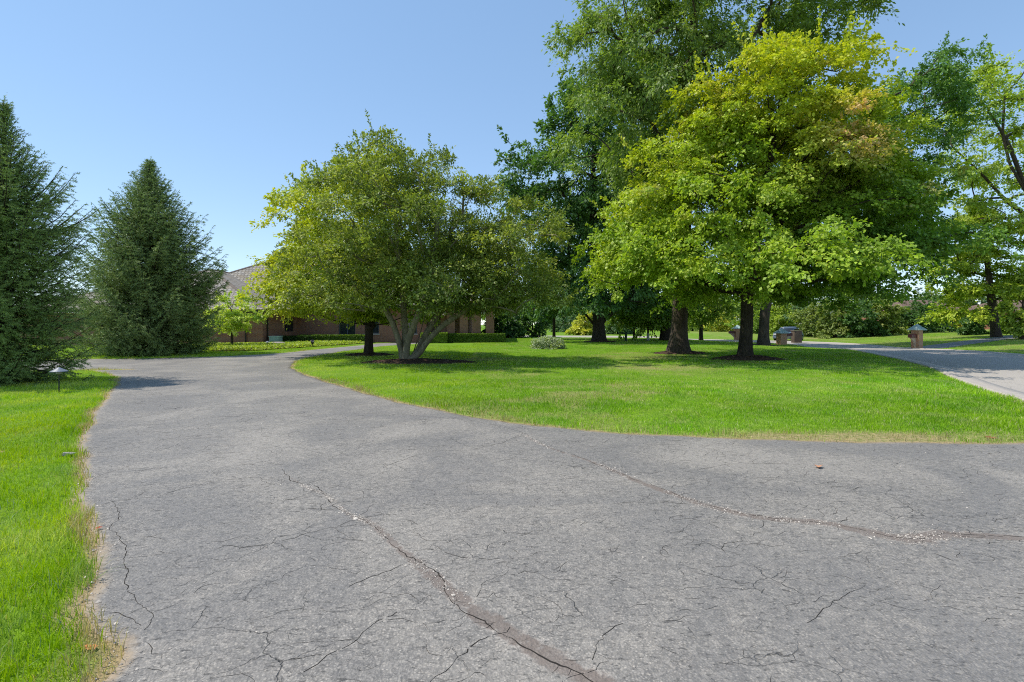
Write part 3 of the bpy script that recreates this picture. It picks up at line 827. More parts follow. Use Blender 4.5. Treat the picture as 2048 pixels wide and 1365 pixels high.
def decid(name, label, cat, stems, trunk_r, ells, ncl, nleaf, lsize, crad, pal, rng_seed, group=None, bark='bark',
          flat=0.5, droop=0.35, shell=0.45, shoots=0, lobes=1.6, tintf=None, rmin=0.012, flare=1.5, seg=0.7, aspect=0.62, lobe_amp=0.34, keep=None, bough=1.6, per=9, zmin=None):
    rng = np.random.default_rng(rng_seed)
    base = np.asarray(stems[0][0], float)
    root = empty(name, base, label, cat, group)
    vol = np.array([np.prod(e[1]) for e in ells])**0.8; vol /= vol.sum()
    cl, cd, ce = [], [], []
    for (c, rr), w in zip(ells, vol):
        k = max(3, int(ncl*w/per)+1); per_k = per
        # boughs spread over the lobe, kept apart from one another
        cand = unit(rng, k*6); u = [cand[0]]
        for _ in range(k-1):
            pick = cand[rng.integers(0, len(cand), 7)]
            dm = np.min(np.linalg.norm(pick[:, None]-np.array(u)[None], axis=2), axis=1); u.append(pick[int(np.argmax(dm))])
        u = np.array(u)
        rad = (shell**3 + (1-shell**3)*rng.uniform(0, 1, k))**(1/3)
        lob = 1 - lobe_amp + 2*lobe_amp*noise(u, lobes, rng_seed) * 0.5 + lobe_amp*0.7*noise(u, lobes*2.7, rng_seed+9)
        q = c + u*rr*(rad*lob)[:, None]
        br = bough*crad*rng.uniform(0.7, 1.3, k)
        bn = u*0.40 + np.array([0, 0, 1.0]) + rng.normal(0, 0.16, (k, 3)); bn /= np.linalg.norm(bn, axis=1)[:, None]
        j = np.repeat(np.arange(k), per_k); o = rng.normal(0, 0.55, (len(j), 3)); ln = np.linalg.norm(o, axis=1)[:, None]; o *= np.minimum(1, 1.25/ln)
        dn = (o*bn[j]).sum(1)[:, None]*bn[j]; o = (o - dn*0.78)*br[j][:, None]
        o[:, 2] -= 0.30*(o[:, :2]**2).sum(1)/br[j]
        p = q[j] + o
        cl.append(p); cd.append(u[j])
    cl = np.vstack(cl); cd = np.vstack(cd)
    if keep is not None:
        k = keep(cl); cl, cd = cl[k], cd[k]
    if zmin is not None: k = cl[:, 2] > zmin + 0.2; cl, cd = cl[k], cd[k]
    # drop the clusters that sit deep inside another lobe
    deep = np.zeros(len(cl), bool)
    for c, rr in ells: deep |= (((cl-c)/rr)**2).sum(1) < 0.26
    k = ~deep | (rng.uniform(0, 1, len(cl)) < 0.5); cl, cd = cl[k], cd[k]
    A, par, ch, r = grow([np.asarray(s, float) for s in stems], cl, trunk_r, rng, seg=seg)
    chs = [smooth_chain(c) for c in chains_of(A, ch, r, rmin)]
    # root flare on the first stem(s)
    for p, rad in chs:
        m = np.linalg.norm(p[:, :2]-base[:2], axis=1) < 1.2
        hgt = p[:, 2]-base[2]
        rad[m] *= 1 + (flare-1)*np.exp(-np.clip(hgt[m], 0, 9)/(0.9*trunk_r+0.12))
    p0 = chs[0][0]; p0[0, 2] -= 0.15
    V, Fq = tube(chs); build('trunk', V-base, Fq, M[bark], root, smooth=True)
    # foliage: flattened sprays of leaves
    nc = len(cl); cnt = rng.poisson(nleaf, nc)
    idx = np.repeat(np.arange(nc), cnt); n = len(idx)
    cen = np.average([e[0] for e in ells], axis=0, weights=vol)
    outw = cl - cen; outw /= (np.linalg.norm(outw, axis=1)[:, None]+1e-6)
    nz = outw*0.35 + np.array([0, 0, 1.0]) + rng.normal(0, 0.3, (nc, 3)); nz /= np.linalg.norm(nz, axis=1)[:, None]
    ntw = 7
    tdir = rng.normal(0, 1, (nc, ntw, 3)); tdir /= np.linalg.norm(tdir, axis=2)[:, :, None]
    tw = rng.integers(0, ntw, n); tt_ = rng.uniform(0.12, 1.05, n)**0.8
    off = tdir[idx, tw]*tt_[:, None] + rng.normal(0, 0.12, (n, 3))
    dn = (off*nz[idx]).sum(1)[:, None]*nz[idx]
    off = off - dn*(1-flat)
    cr = crad*rng.uniform(0.6, 1.35, nc)
    off *= cr[idx][:, None]
    rad2 = (off**2).sum(1)
    P = cl[idx] + off; P[:, 2] -= droop*0.35*rad2/crad
    D = off/(np.linalg.norm(off, axis=1)[:, None]+1e-6)*0.8 + outw[idx]*0.4 + rng.normal(0, 0.55, (n, 3)); D[:, 2] -= droop
    Nn = nz[idx] + rng.normal(0, 0.48, (n, 3))
    ct = rng.uniform(0, 1, nc)[idx]
    hh = None
    if shoots:
        # upright leafy shoots that break the outline
        top = np.argsort(-(cl-cen)@np.array([0, 0, 0.35]) - np.linalg.norm((cl-cen), axis=1))[:max(shoots*3, 1)]
        pick = rng.choice(top, min(shoots, len(top)), replace=False)
        for i in pick:
            L = rng.uniform(0.5, 1.15)*crad*1.6; d = outw[i]*0.6 + np.array([0, 0, 0.75]) + rng.normal(0, 0.25, 3); d /= np.linalg.norm(d)
            k = int(26*L/crad)+6; t = np.sort(rng.uniform(0, 1, k))
            q = cl[i] + d*(t*L)[:, None] + rng.normal(0, 0.06*crad, (k, 3))*(1.2-t)[:, None]
            P = np.vstack([P, q]); D = np.vstack([D, d*0.6 + unit(rng, k)]); Nn = np.vstack([Nn, unit(rng, k) + [0, 0, 0.4]])
            ct = np.r_[ct, rng.uniform(0, 1, k)]
    if zmin is not None:
        k = P[:, 2] > zmin + 0.9*noise(P[:, :2], 0.7, 5) + rng.normal(0, 0.12, len(P)); P, D, Nn, ct = P[k], D[k], Nn[k], ct[k]
    n = len(P)
    pal = np.array(pal); u = np.clip(0.6*ct + 0.4*rng.uniform(0, 1, n), 0, 0.999)*(len(pal)-1)
    i0 = u.astype(int); f = (u-i0)[:, None]; C = pal[i0]*(1-f) + pal[np.minimum(i0+1, len(pal)-1)]*f
    C = np.minimum(2.35*C*np.array([1.08, 1.04, 0.95])*rng.uniform(0.68, 1.3, (n, 1)), 0.85)
    if tintf is not None: C = tintf(P, C, ct, rng)
    V, Fq, C = leaves(P, D, Nn, lsize, C, rng, aspect)
    build('crown', V-base, Fq, M['leaf'], root, tint=C)
    return root

GREEN = [(0.05, 0.085, 0.012), (0.085, 0.135, 0.02), (0.13, 0.18, 0.028)]
YGREEN = [(0.075, 0.115, 0.012), (0.14, 0.185, 0.02), (0.22, 0.25, 0.025)]
DARK = [(0.022, 0.05, 0.018), (0.04, 0.08, 0.026), (0.06, 0.105, 0.035)]
LIGHT = [(0.09, 0.13, 0.022), (0.145, 0.19, 0.032), (0.21, 0.25, 0.05)]

def up(px, py0, y, z0, pts):
    """stem polyline: base at ground then given photo points at depth y"""
    b = [((px-1024)/F*y, y, z0)]
    return np.array(b + [tuple(pt(a, c, y)) for a, c in pts])

# multi-stemmed tree on the oval mulch bed
y = 20.5
def st(ps, dy):
    out = []
    for i, p in enumerate(ps):
        q = pt(p[0], p[1], y); q[1] += dy*i/len(ps); out.append(q)
    return np.array(out)
stems = [st([(806,722),(803,698),(793,672),(785,645),(775,628),(761,610),(748,588),(735,540),(720,480)], 0.3),
         st([(812,722),(809,695),(808,672),(803,628),(801,600),(795,540),(782,460),(776,390)], 1.2),
         st([(814,722),(812,698),(817,681),(828,667),(831,652),(842,631),(852,612),(870,560),(880,490),(885,420)], -1.3),
         st([(830,718),(838,691),(849,670),(861,649),(866,635),(882,616),(930,570),(980,520)], 0.9),
         st([(832,714),(845,695),(859,681),(872,665),(890,650),(950,610),(1010,575)], -0.9),
         st([(824,716),(826,691),(834,672),(836,640),(850,590)], 2.0)]
for s_ in stems: s_[0][2] = 0.08
decid('multistem_tree', 'broad leafy tree with several pale curving stems rising from an oval mulch bed', 'tree', stems, 0.26,
      [ell(760, 430, 125, 120, y, 4.0), ell(790, 325, 62, 62, y, 1.3), ell(855, 375, 58, 80, y, 1.5), ell(850, 480, 130, 110, y, 4.6), ell(1005, 510, 125, 108, y, 3.8), ell(1045, 560, 72, 70, y, 2.8),
       ell(700, 535, 105, 75, y, 3.2), ell(880, 560, 130, 70, y, 4.4), ell(1015, 580, 88, 52, y, 3.0), ell(930, 600, 90, 40, y, 3.2), ell(690, 590, 80, 42, y, 3.0), ell(945, 470, 95, 95, y, 3.6), ell(960, 385, 32, 30, y, 0.8)],
      1300, 125, 0.112, 0.60, [(0.042, 0.062, 0.015), (0.070, 0.094, 0.022), (0.112, 0.138, 0.032), (0.21, 0.22, 0.048)], 31, bark='bark_grey', flat=0.6, droop=0.1, shell=0.5, shoots=70, lobe_amp=0.3, flare=1.25, aspect=0.5, zmin=1.6)

# yellowing tree behind it
y = 24.8
def yel(P, C, ct, rng):
    n = len(P)
    w = np.clip(0.28 + (-6.6 - P[:,0])*0.11 + (P[:,2]-5)*0.09 + (noise(P, 0.8, 3)-0.5)*0.9, 0, 1)[:, None]*rng.uniform(0.3, 1, (n, 1))  # yellowing leaves; golden sunlight on the left side is painted in too
    return C*(1-w) + np.array([0.66, 0.60, 0.04])*w
decid('yellowing_tree', 'round tree turning yellow, its left side painted more golden as if sunlit, dark trunk beside the curve of the drive', 'tree',
      [up(737, 712, y, 0.1, [(738, 670), (739, 630), (736, 560), (725, 460), (715, 380)])], 0.19,
      [ell(690, 432, 135, 112, y, 4.0), ell(630, 520, 112, 100, y, 3.6), ell(745, 540, 135, 95, y, 4.2), ell(615, 595, 82, 52, y, 2.6), ell(700, 640, 80, 26, y, 2.6), ell(790, 625, 70, 28, y, 2.6), ell(765, 360, 95, 62, y, 2.6)],
      700, 130, 0.135, 0.70, YGREEN, 32, bark='bark_dark', flat=0.45, droop=0.4, shoots=30, tintf=yel, zmin=1.25)

# the big maple
y = 21.9
def maple_t(P, C, ct, rng):
    n = len(P)
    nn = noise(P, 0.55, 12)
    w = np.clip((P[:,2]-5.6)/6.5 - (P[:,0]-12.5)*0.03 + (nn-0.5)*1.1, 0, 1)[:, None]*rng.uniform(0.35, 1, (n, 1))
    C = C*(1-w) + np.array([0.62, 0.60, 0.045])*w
    painted_shade = sstep(9.5, 14, P[:, 0] + (nn-0.5)*4)*sstep(9.5, 5.5, P[:, 2]); C = C*(1-0.5*painted_shade[:, None]*np.array([1.1, 0.8, 0.5]))  # crown's own shade at the lower right, painted into the leaf colour
    d = ((P - np.array([12.5, 16.4, 8.5]))/np.array([1.25, 3.2, 1.1]))
    r = np.exp(-(d**2).sum(1))*1.5 + 0.25*(noise(P, 1.1, 40) > 0.80)*(P[:,2] > 5)
    rw = (np.clip(r, 0, 1)*(rng.uniform(0, 1, n) < 0.75))[:, None]
    return C*(1-rw*0.85) + np.array([0.80, 0.46, 0.30])*rw*0.85
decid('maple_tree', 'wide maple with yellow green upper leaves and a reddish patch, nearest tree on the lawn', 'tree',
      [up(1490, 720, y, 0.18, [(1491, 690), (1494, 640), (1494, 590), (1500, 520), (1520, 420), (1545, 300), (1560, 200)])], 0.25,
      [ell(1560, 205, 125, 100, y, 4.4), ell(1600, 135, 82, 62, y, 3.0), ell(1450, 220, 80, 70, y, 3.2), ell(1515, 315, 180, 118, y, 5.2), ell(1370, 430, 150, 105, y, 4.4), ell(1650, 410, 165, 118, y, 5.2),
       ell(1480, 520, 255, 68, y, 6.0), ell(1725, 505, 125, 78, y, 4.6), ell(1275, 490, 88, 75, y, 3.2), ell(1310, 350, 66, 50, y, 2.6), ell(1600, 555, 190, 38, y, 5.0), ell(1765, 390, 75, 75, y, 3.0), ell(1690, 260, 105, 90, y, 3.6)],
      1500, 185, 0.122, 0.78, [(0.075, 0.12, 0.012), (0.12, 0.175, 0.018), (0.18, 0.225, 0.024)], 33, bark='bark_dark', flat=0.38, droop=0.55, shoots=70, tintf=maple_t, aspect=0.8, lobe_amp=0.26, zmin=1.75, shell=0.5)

# tall tree whose top leaves the frame
y = 26.5
decid('tall_tree', 'tallest tree with blue green leaves, thick flared trunk just left of the maple', 'tree',
      [up(1357, 708, y, 0.12, [(1357, 690), (1359, 640), (1362, 580), (1368, 420), (1372, 250), (1385, 80), (1395, -60)])], 0.40,
      [ell(1290, 70, 150, 135, y, 5.0), ell(1460, -20, 215, 120, y, 6.0), ell(1400, 220, 200, 130, y, 6.0), ell(1220, 240, 120, 120, y, 3.8), ell(1190, 60, 70, 80, y, 2.5), ell(1640, 10, 105, 80, y, 3.6), ell(1390, -160, 190, 120, y, 5.0), ell(1330, 350, 130, 80, y, 4.2)],
      1150, 110, 0.195, 0.85, [(0.05, 0.08, 0.02), (0.085, 0.125, 0.032), (0.125, 0.165, 0.045)], 34, bark='bark', flat=0.6, droop=0.7, shoots=60, aspect=0.45, shell=0.5, rmin=0.02, zmin=3.2, flare=1.8)

# dark dense tree further back
y = 44.0
decid('dense_tree', 'large dark dense tree with low forking trunk in the middle of the lawn', 'tree',
      [up(1198, 685, y, 0.1, [(1198, 665), (1197, 648), (1195, 600), (1190, 500), (1185, 380), (1190, 260)]),
       np.array([pt(1197, 660, y), pt(1180, 640, y), pt(1160, 615, y-1), pt(1130, 570, y-1.5)]),
       np.array([pt(1199, 655, y), pt(1212, 636, y), pt(1232, 622, y), pt(1270, 590, y-1)])], 0.52,
      [ell(1165, 340, 140, 105, y, 6.5), ell(1190, 470, 150, 100, y, 7.0), ell(1240, 215, 130, 120, y, 6.0), ell(1100, 400, 105, 120, y, 5.0), ell(1190, 570, 130, 52, y, 6.0), ell(1290, 420, 100, 120, y, 5.0)],
      800, 110, 0.30, 1.25, DARK, 35, bark='bark_dark', flat=0.6, droop=0.5, shoots=40, shell=0.45, rmin=0.03, aspect=0.55, zmin=1.9)

# high dark tree rising right of the maple
y = 40.0
decid('high_tree', 'high dark green tree with grey trunk, its crown showing above the right of the maple', 'tree',
      [up(1527, 688, y, 0.0, [(1527, 670), (1530, 620), (1560, 500), (1610, 380), (1660, 280), (1700, 220)])], 0.36,
      [ell(1640, 300, 150, 130, y, 6.0), ell(1810, 230, 98, 92, y, 4.2), ell(1740, 330, 130, 100, y, 5.0), ell(1880, 160, 55, 58, y, 2.6), ell(1560, 420, 120, 90, y, 5.0), ell(1790, 420, 90, 70, y, 4.0)],
      760, 110, 0.24, 1.0, [(0.028, 0.065, 0.018), (0.05, 0.10, 0.026), (0.08, 0.135, 0.032)], 36, bark='bark', flat=0.55, droop=0.8, shoots=40, rmin=0.025, aspect=0.45)

# tree at the right edge with bare limbs showing
y = 43.0
zb = h1(47.8, y)
decid('leaning_tree', 'airy light green tree with slanting limbs at the right edge of the view', 'tree',
      [np.array([(47.8, y, zb)] + [tuple(pt(a, b, y)) for a, b in [(2140, 600), (2100, 480), (2050, 375), (2022, 300), (1990, 240), (1950, 190)]]),
       np.array([tuple(pt(a, b, y)) for a, b in [(2075, 425), (2020, 330), (2005, 270), (2010, 180)]]),
       np.array([tuple(pt(a, b, y)) for a, b in [(2090, 460), (2010, 400), (1960, 345), (1900, 290)]])], 0.34,
      [ell(1965, 165, 80, 75, y, 4.6), ell(2070, 200, 110, 100, y, 5.8), ell(1950, 290, 62, 60, y, 4.0), ell(1960, 400, 85, 75, y, 5.0), ell(2070, 380, 110, 110, y, 5.8), ell(2040, 500, 90, 70, y, 5.2), ell(2160, 300, 120, 150, y, 6.5)],
      470, 115, 0.22, 1.0, LIGHT, 37, bark='bark', flat=0.45, droop=0.5, shoots=50, rmin=0.018, shell=0.3)

# slim tree beyond the street
y = 46.0
x = (1993-1024)/F*y
decid('slim_tree', 'slim straight dark trunk with sparse level branches beyond the street', 'tree',
      [np.array([(x, y, h1(x, y)-0.05)] + [tuple(pt(a, b, y)) for a, b in [(1988, 640), (1983, 600), (1976, 540), (1970, 470), (1966, 410)]])], 0.34,
      [ell(1960, 450, 62, 60, y, 3.0), ell(1935, 520, 60, 30, y, 3.0), ell(1995, 530, 45, 45, y, 2.6), ell(1930, 580, 70, 22, y, 3.2), ell(2020, 590, 50, 40, y, 2.6), ell(1920, 625, 50, 10, y, 2.0)],
      230, 80, 0.24, 0.85, YGREEN, 38, bark='bark', flat=0.3, droop=0.2, shoots=15, rmin=0.02)

# little round tree by the house
y = 32.7
decid('young_tree', 'small pale green round tree on a thin trunk in front of the brick wall', 'tree',
      [up(464, 697, y, 0.0, [(464, 675), (464, 655), (464, 625), (464, 600)])], 0.075,
      [ell(463, 622, 44, 36, y, 1.4), ell(447, 640, 28, 18, y, 1.0), ell(488, 640, 30, 19, y, 1.0)],
      150, 60, 0.12, 0.34, [(0.14, 0.20, 0.035), (0.23, 0.28, 0.06), (0.34, 0.36, 0.15)], 39, bark='bark', flat=0.4, droop=0.5, shoots=12, rmin=0.008, seg=0.4)

# far trees and bushes
def bush(name, label, cat, px, py, w, h, y, pal, seed, group=None, n=130, leaf=0.22, cr=None, z=None):
    """rounded shrub: stems hidden by foliage, base at ground, photo box centre px, top row py"""
    x = (px-1024)/F*y; z0 = h1(x, y) if z is None else z
    top = CAM_H + (HZ-py)/F*y; hh = top - z0; ww = w*y/F
    c = np.array([x, y, z0 + hh*0.5])
    stems = [np.array([(x, y, z0), (x, y, z0+hh*0.3), (x, y, z0+hh*0.6)])]
    return decid(name, label, cat, stems, max(0.05, 0.03*hh), [(c, np.array([ww/2, ww/2*0.8, hh*0.5])), (c - [0, 0, hh*0.22], np.array([ww/2, ww/2*0.8, hh*0.28]))],
                 n, 70, leaf, cr or max(0.3, ww*0.13), pal, seed, group, 'bark', shoots=n//9, rmin=0.02, shell=0.55, flat=0.7)

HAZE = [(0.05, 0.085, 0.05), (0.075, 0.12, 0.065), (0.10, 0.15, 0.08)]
OLIVE = [(0.06, 0.085, 0.025), (0.10, 0.13, 0.04), (0.16, 0.18, 0.06)]
GOLD = [(0.14, 0.17, 0.03), (0.22, 0.23, 0.04), (0.30, 0.28, 0.06)]
far_b = [
 (941, 640, 34, 40, 72, LIGHT, 'light green bush glimpsed between the entrance piers'),
 (1015, 600, 70, 80, 58, DARK, 'dark shrub at the back of the lawn beside the long hedge'),
 (1065, 585, 70, 80, 62, DARK, 'tall dark shrub behind the silvery mound'),
 (1128, 620, 60, 60, 85, HAZE, 'hazy grey green shrub left of the forking dark trunk'),
 (1165, 626, 50, 40, 70, GOLD, 'golden green bush beside the forking dark trunk'),
 (1235, 618, 75, 60, 74, HAZE, 'hazy blue green mound right of the forking dark trunk'),
 (1300, 612, 70, 60, 100, HAZE, 'pale far bush between the two slender trunks'),
 (1385, 605, 70, 60, 92, GREEN, 'green far bush right of the thick flared trunk'),
 (1445, 610, 60, 60, 88, GOLD, 'yellowish far bush above the sunny slope'),
 (1505, 602, 70, 60, 78, GREEN, 'rounded green bush behind the maple trunk'),
 (1560, 600, 70, 60, 70, LIGHT, 'light green bush behind the car'),
 (1625, 606, 70, 62, 66, OLIVE, 'olive bush behind the brown cabinet'),
 (1670, 596, 70, 70, 62, OLIVE, 'olive bush with pale stems left of the right mailbox pillar'),
 (1725, 600, 66, 64, 60, DARK, 'dark bush beyond the street, second left of the right pillar'),
 (1775, 592, 66, 70, 60, OLIVE, 'olive bush beyond the street, just left of the right pillar'),
 (1825, 598, 66, 70, 62, DARK, 'dark evergreen bush straight behind the right mailbox pillar'),
 (1868, 606, 60, 60, 64, DARK, 'dark bush left of the distant brick house'),
 (1948, 630, 44, 40, 52, DARK, 'dark round bush beside the slim trunk'),
 (2012, 640, 36, 28, 54, GREEN, 'clipped green bush right of the slim trunk'),
 (2045, 560, 60, 100, 41, LIGHT, 'light green young tree at the right edge below the slanting limbs'),
 (1925, 622, 34, 20, 66, GOLD, 'orange tinged small tree before the distant brick house'),
]
for i, (px, py, w, h, yy, pal, lab) in enumerate(far_b):
    bush('bush', lab, 'bush', px, py, w, h, yy, pal, 100+i, 'bushes at the back of the lawns', n=120, leaf=0.25 if yy > 55 else 0.2)
# a row of tall trees far behind, closing the horizon
wood = [(1000,560,120,120),(1090,575,110,118),(1180,590,120,130),(1280,585,110,125),(1370,580,120,120),(1460,575,120,118),(1550,570,120,112),(1640,560,130,105),(1735,572,120,100),(1820,590,100,98),(1900,585,100,105),(1985,555,110,100),(2070,540,120,95),(2160,530,130,90)]
labs = ['far tree at the left end of the back row, beside the house', 'far tree behind the dark shrubs', 'far tree behind the forking trunk', 'far tree behind the slender trunks', 'far tree behind the thick flared trunk',
        'far tree above the sunny slope', 'far tree behind the car', 'far tree behind the olive bushes', 'far tree left of the right pillar', 'far tree above the right pillar', 'far tree above the distant brick house', 'far tree behind the slim trunk', 'far tree at the right edge of the view', 'last far tree beyond the right edge']
for i, ((px, py, w, yy), lab) in enumerate(zip(wood, labs)):
    x = (px-1024)/F*yy; z0 = h1(x, yy); top = CAM_H + (HZ-py)/F*yy; ww = w*yy/F
    c = np.array([x, yy, z0 + (top-z0)*0.58])
    decid('background_tree', lab, 'tree', [np.array([(x, yy, z0), (x, yy, z0+(top-z0)*0.4), (x, yy, z0+(top-z0)*0.75)])], 0.3,
          [(c, np.array([ww*0.55, ww*0.45, (top-z0)*0.44])), (c-[0, 0, (top-z0)*0.2], np.array([ww*0.6, ww*0.45, (top-z0)*0.28]))],
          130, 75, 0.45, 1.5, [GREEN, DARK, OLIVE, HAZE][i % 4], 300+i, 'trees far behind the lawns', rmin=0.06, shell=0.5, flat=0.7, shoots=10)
# slender trees with bare stems at the back of the lawn
slim = [(1108, 680, 52, 0.15, (1105, 575, 55, 55), DARK, 'thin dark trunk left of the big forking tree'),
        (1268, 680.5, 52, 0.11, (1268, 610, 50, 35), GREEN, 'slender young tree left of the one with a pale guard'),
        (1296, 682, 48.5, 0.10, (1296, 612, 45, 36), GREEN, 'slender young tree with a pale guard round its foot'),
        (1332, 682, 49, 0.50, (1335, 540, 90, 80), DARK, 'thick dark trunk close behind the tall tree'),
        (1402, 678.5, 55, 0.20, (1402, 600, 65, 45), GREEN, 'dark upright trunk between tall tree and maple')]
for i, (px, py, yy, tr, e, pal, lab) in enumerate(slim):
    x = (px-1024)/F*yy
    decid('lawn_tree', lab, 'tree', [np.array([(x, yy, h1(x, yy)-0.05)] + [tuple(pt(px, b, yy)) for b in (662, 640, e[1]+10)])], tr,
          [ell(e[0], e[1], e[2], e[3], yy, e[2]*yy/F*0.8)], 170, 75, 0.26, 0.9, pal, 400+i, 'trees standing at the back of the lawn', bark='bark_dark', rmin=0.03, droop=0.5)
M['white'] = simple('white_paint', (0.75, 0.75, 0.73), 0.5, 0.3, 0.06)
g = bpy.data.objects
root = [o for o in g if o.get('label', '').startswith('slender young tree with a pale guard')][0]
mb = MB(); mb.lathe([(0.135, 0.0), (0.13, 0.75), (0.11, 0.76)], 12); mb.build('trunk_guard', simple('guard_plastic', (0.45, 0.47, 0.42), 0.6), root)

# ------------------------------------------------------------------ spruces
def spruce(name, label, base, Ht, Rb, seed, pal, nb=260, needles=100, nlen=0.035, nwid=0.007, low=0.15, group=None, power=0.85, step=0.11, cap=9.0):
    rng = np.random.default_rng(seed); base = np.asarray(base, float)
    root = empty(name, base, label, 'tree', group)
    chains = [(np.array([(0, 0, -0.1), (0.02, 0, Ht*0.4), (0, 0.02, Ht*0.8), (0, 0, Ht)]), np.array([0.03*Ht*0.8, 0.018*Ht, 0.008*Ht, 0.006]))]
    SA, SB = [], []
    for b in range(nb):
        t = ((b+0.5)/nb)**0.92; z = low + (Ht-low-0.15)*t
        az = b*2.39996 + rng.normal(0, 0.25)
        L = min(Rb*(1-z/Ht)**power, cap)*rng.uniform(0.62, 1.2) + 0.12
        el = (-0.30 + 1.25*t**1.3) + rng.normal(0, 0.16)
        dh = np.array([math.cos(az), math.sin(az), 0]); sd_ = np.array([-dh[1], dh[0], 0])
        s = np.linspace(0, 1, 9)
        z_off = L*(np.sin(el)*s + 0.30*s**2.2 - 0.12*np.sin(np.pi*s))
        P = dh*(s*L*math.cos(el))[:, None] + np.outer(z_off, [0, 0, 1]) + [0, 0, z] + np.cumsum(rng.normal(0, 0.012*L, (9, 3)), 0)
        chains.append((P, np.linspace(0.010+0.012*L, 0.004, 9)))
        SA.append(P[3:-1]); SB.append(P[4:])
        k = max(3, int(L/step)); ss = np.linspace(0.12, 1.0, k) + rng.normal(0, 0.02, k)
        pos = np.stack([np.interp(ss, s, P[:, q]) for q in range(3)], 1)
        for sg in (-1, 1):
            l = (0.40*L*np.clip(1-ss,0,1)**0.8*np.sqrt(np.clip(ss, 0, 1)) + 0.10)*rng.uniform(0.6, 1.3, k)
            d = dh*0.75 + sd_*sg*0.8 + np.c_[np.zeros(k), np.zeros(k), rng.normal(-0.10, 0.22, k) + 0.35*t]
            d = d/np.linalg.norm(d, axis=1)[:, None]
            e = pos + d*l[:, None]
            mid = (pos+e)/2 + [0, 0, -0.03] ; e[:, 2] -= 0.12*l
            SA += [pos, mid]; SB += [mid, e]
            # second order twigs, some hanging
            for fr in (0.4, 0.7):
                q = pos + (e-pos)*fr; m = l > 0.22
                d2 = d + dh*0.5 + np.c_[rng.normal(0, 0.4, (k, 2)), rng.normal(-0.45, 0.45, k)]
                d2 /= np.linalg.norm(d2, axis=1)[:, None]
                q2 = q + d2*(l*0.45)[:, None]
                SA.append(q[m]); SB.append(q2[m])
    # leader shoots at the very top
    for k in range(7):
        a = k*2.4; SA.append(np.array([[0, 0, Ht-0.2*k]])); SB.append(np.array([[0.25*math.cos(a)*(0.3+0.2*k), 0.25*math.sin(a)*(0.3+0.2*k), Ht-0.2*k+0.22]]))
    SA.append(np.array([[0, 0, Ht-0.5]])); SB.append(np.array([[0, 0, Ht+0.05]]))
    A = np.vstack(SA); B = np.vstack(SB)
    Ls = np.linalg.norm(B-A, axis=1); cnt = rng.poisson(np.maximum(Ls*needles, 2))
    idx = np.repeat(np.arange(len(A)), cnt); n = len(idx); t = rng.uniform(0, 1, n)[:, None]
    P = A[idx]*(1-t) + B[idx]*t; ax = (B-A)/(Ls[:, None]+1e-9); ax = ax[idx]
    r = np.cross(ax, unit(rng, n)); r /= (np.linalg.norm(r, axis=1)[:, None]+1e-9)
    D = ax*0.75 + r*0.8; D /= np.linalg.norm(D, axis=1)[:, None]
    S = np.cross(D, unit(rng, n)); S /= (np.linalg.norm(S, axis=1)[:, None]+1e-9)
    ln = (nlen*rng.uniform(0.7, 1.3, n))[:, None]
    V = np.stack([P - S*nwid/2, P + S*nwid/2, P + D*ln], 1).reshape(-1, 3)
    pal = np.array(pal); u = rng.uniform(0, 1, len(A))[idx][:, None]*0.7 + 0.3*rng.uniform(0, 1, (n, 1)); C = pal[0] + (pal[1]-pal[0])*u
    b_ = np.arange(n)[:, None]*3
    V2, F2 = tube(chains, 6); build('trunk', V2, F2, M['bark_dark'], root, smooth=True)
    build('crown', V, np.c_[b_, b_+1, b_+2], M['needle'], root, tint=np.repeat(C, 3, 0))
    print(name, 'needles', n)
    return root
spruce('spruce_tree', 'near dark spruce cut by the left edge, beside the small path light', (-12.9, 13.0, 0.0), 7.2, 6.4, 51, [(0.115, 0.18, 0.06), (0.35, 0.45, 0.13)], nb=520, needles=80, nlen=0.05, nwid=0.014, step=0.10, cap=1.62, power=1.65)
spruce('spruce_tree', 'tall pointed spruce in front of the left end of the house', (-18.1, 25.6, 0.0), 9.7, 4.9, 52, [(0.12, 0.18, 0.07), (0.36, 0.45, 0.15)], nb=700, needles=36, nlen=0.09, nwid=0.026, step=0.13, power=1.05, cap=3.0)

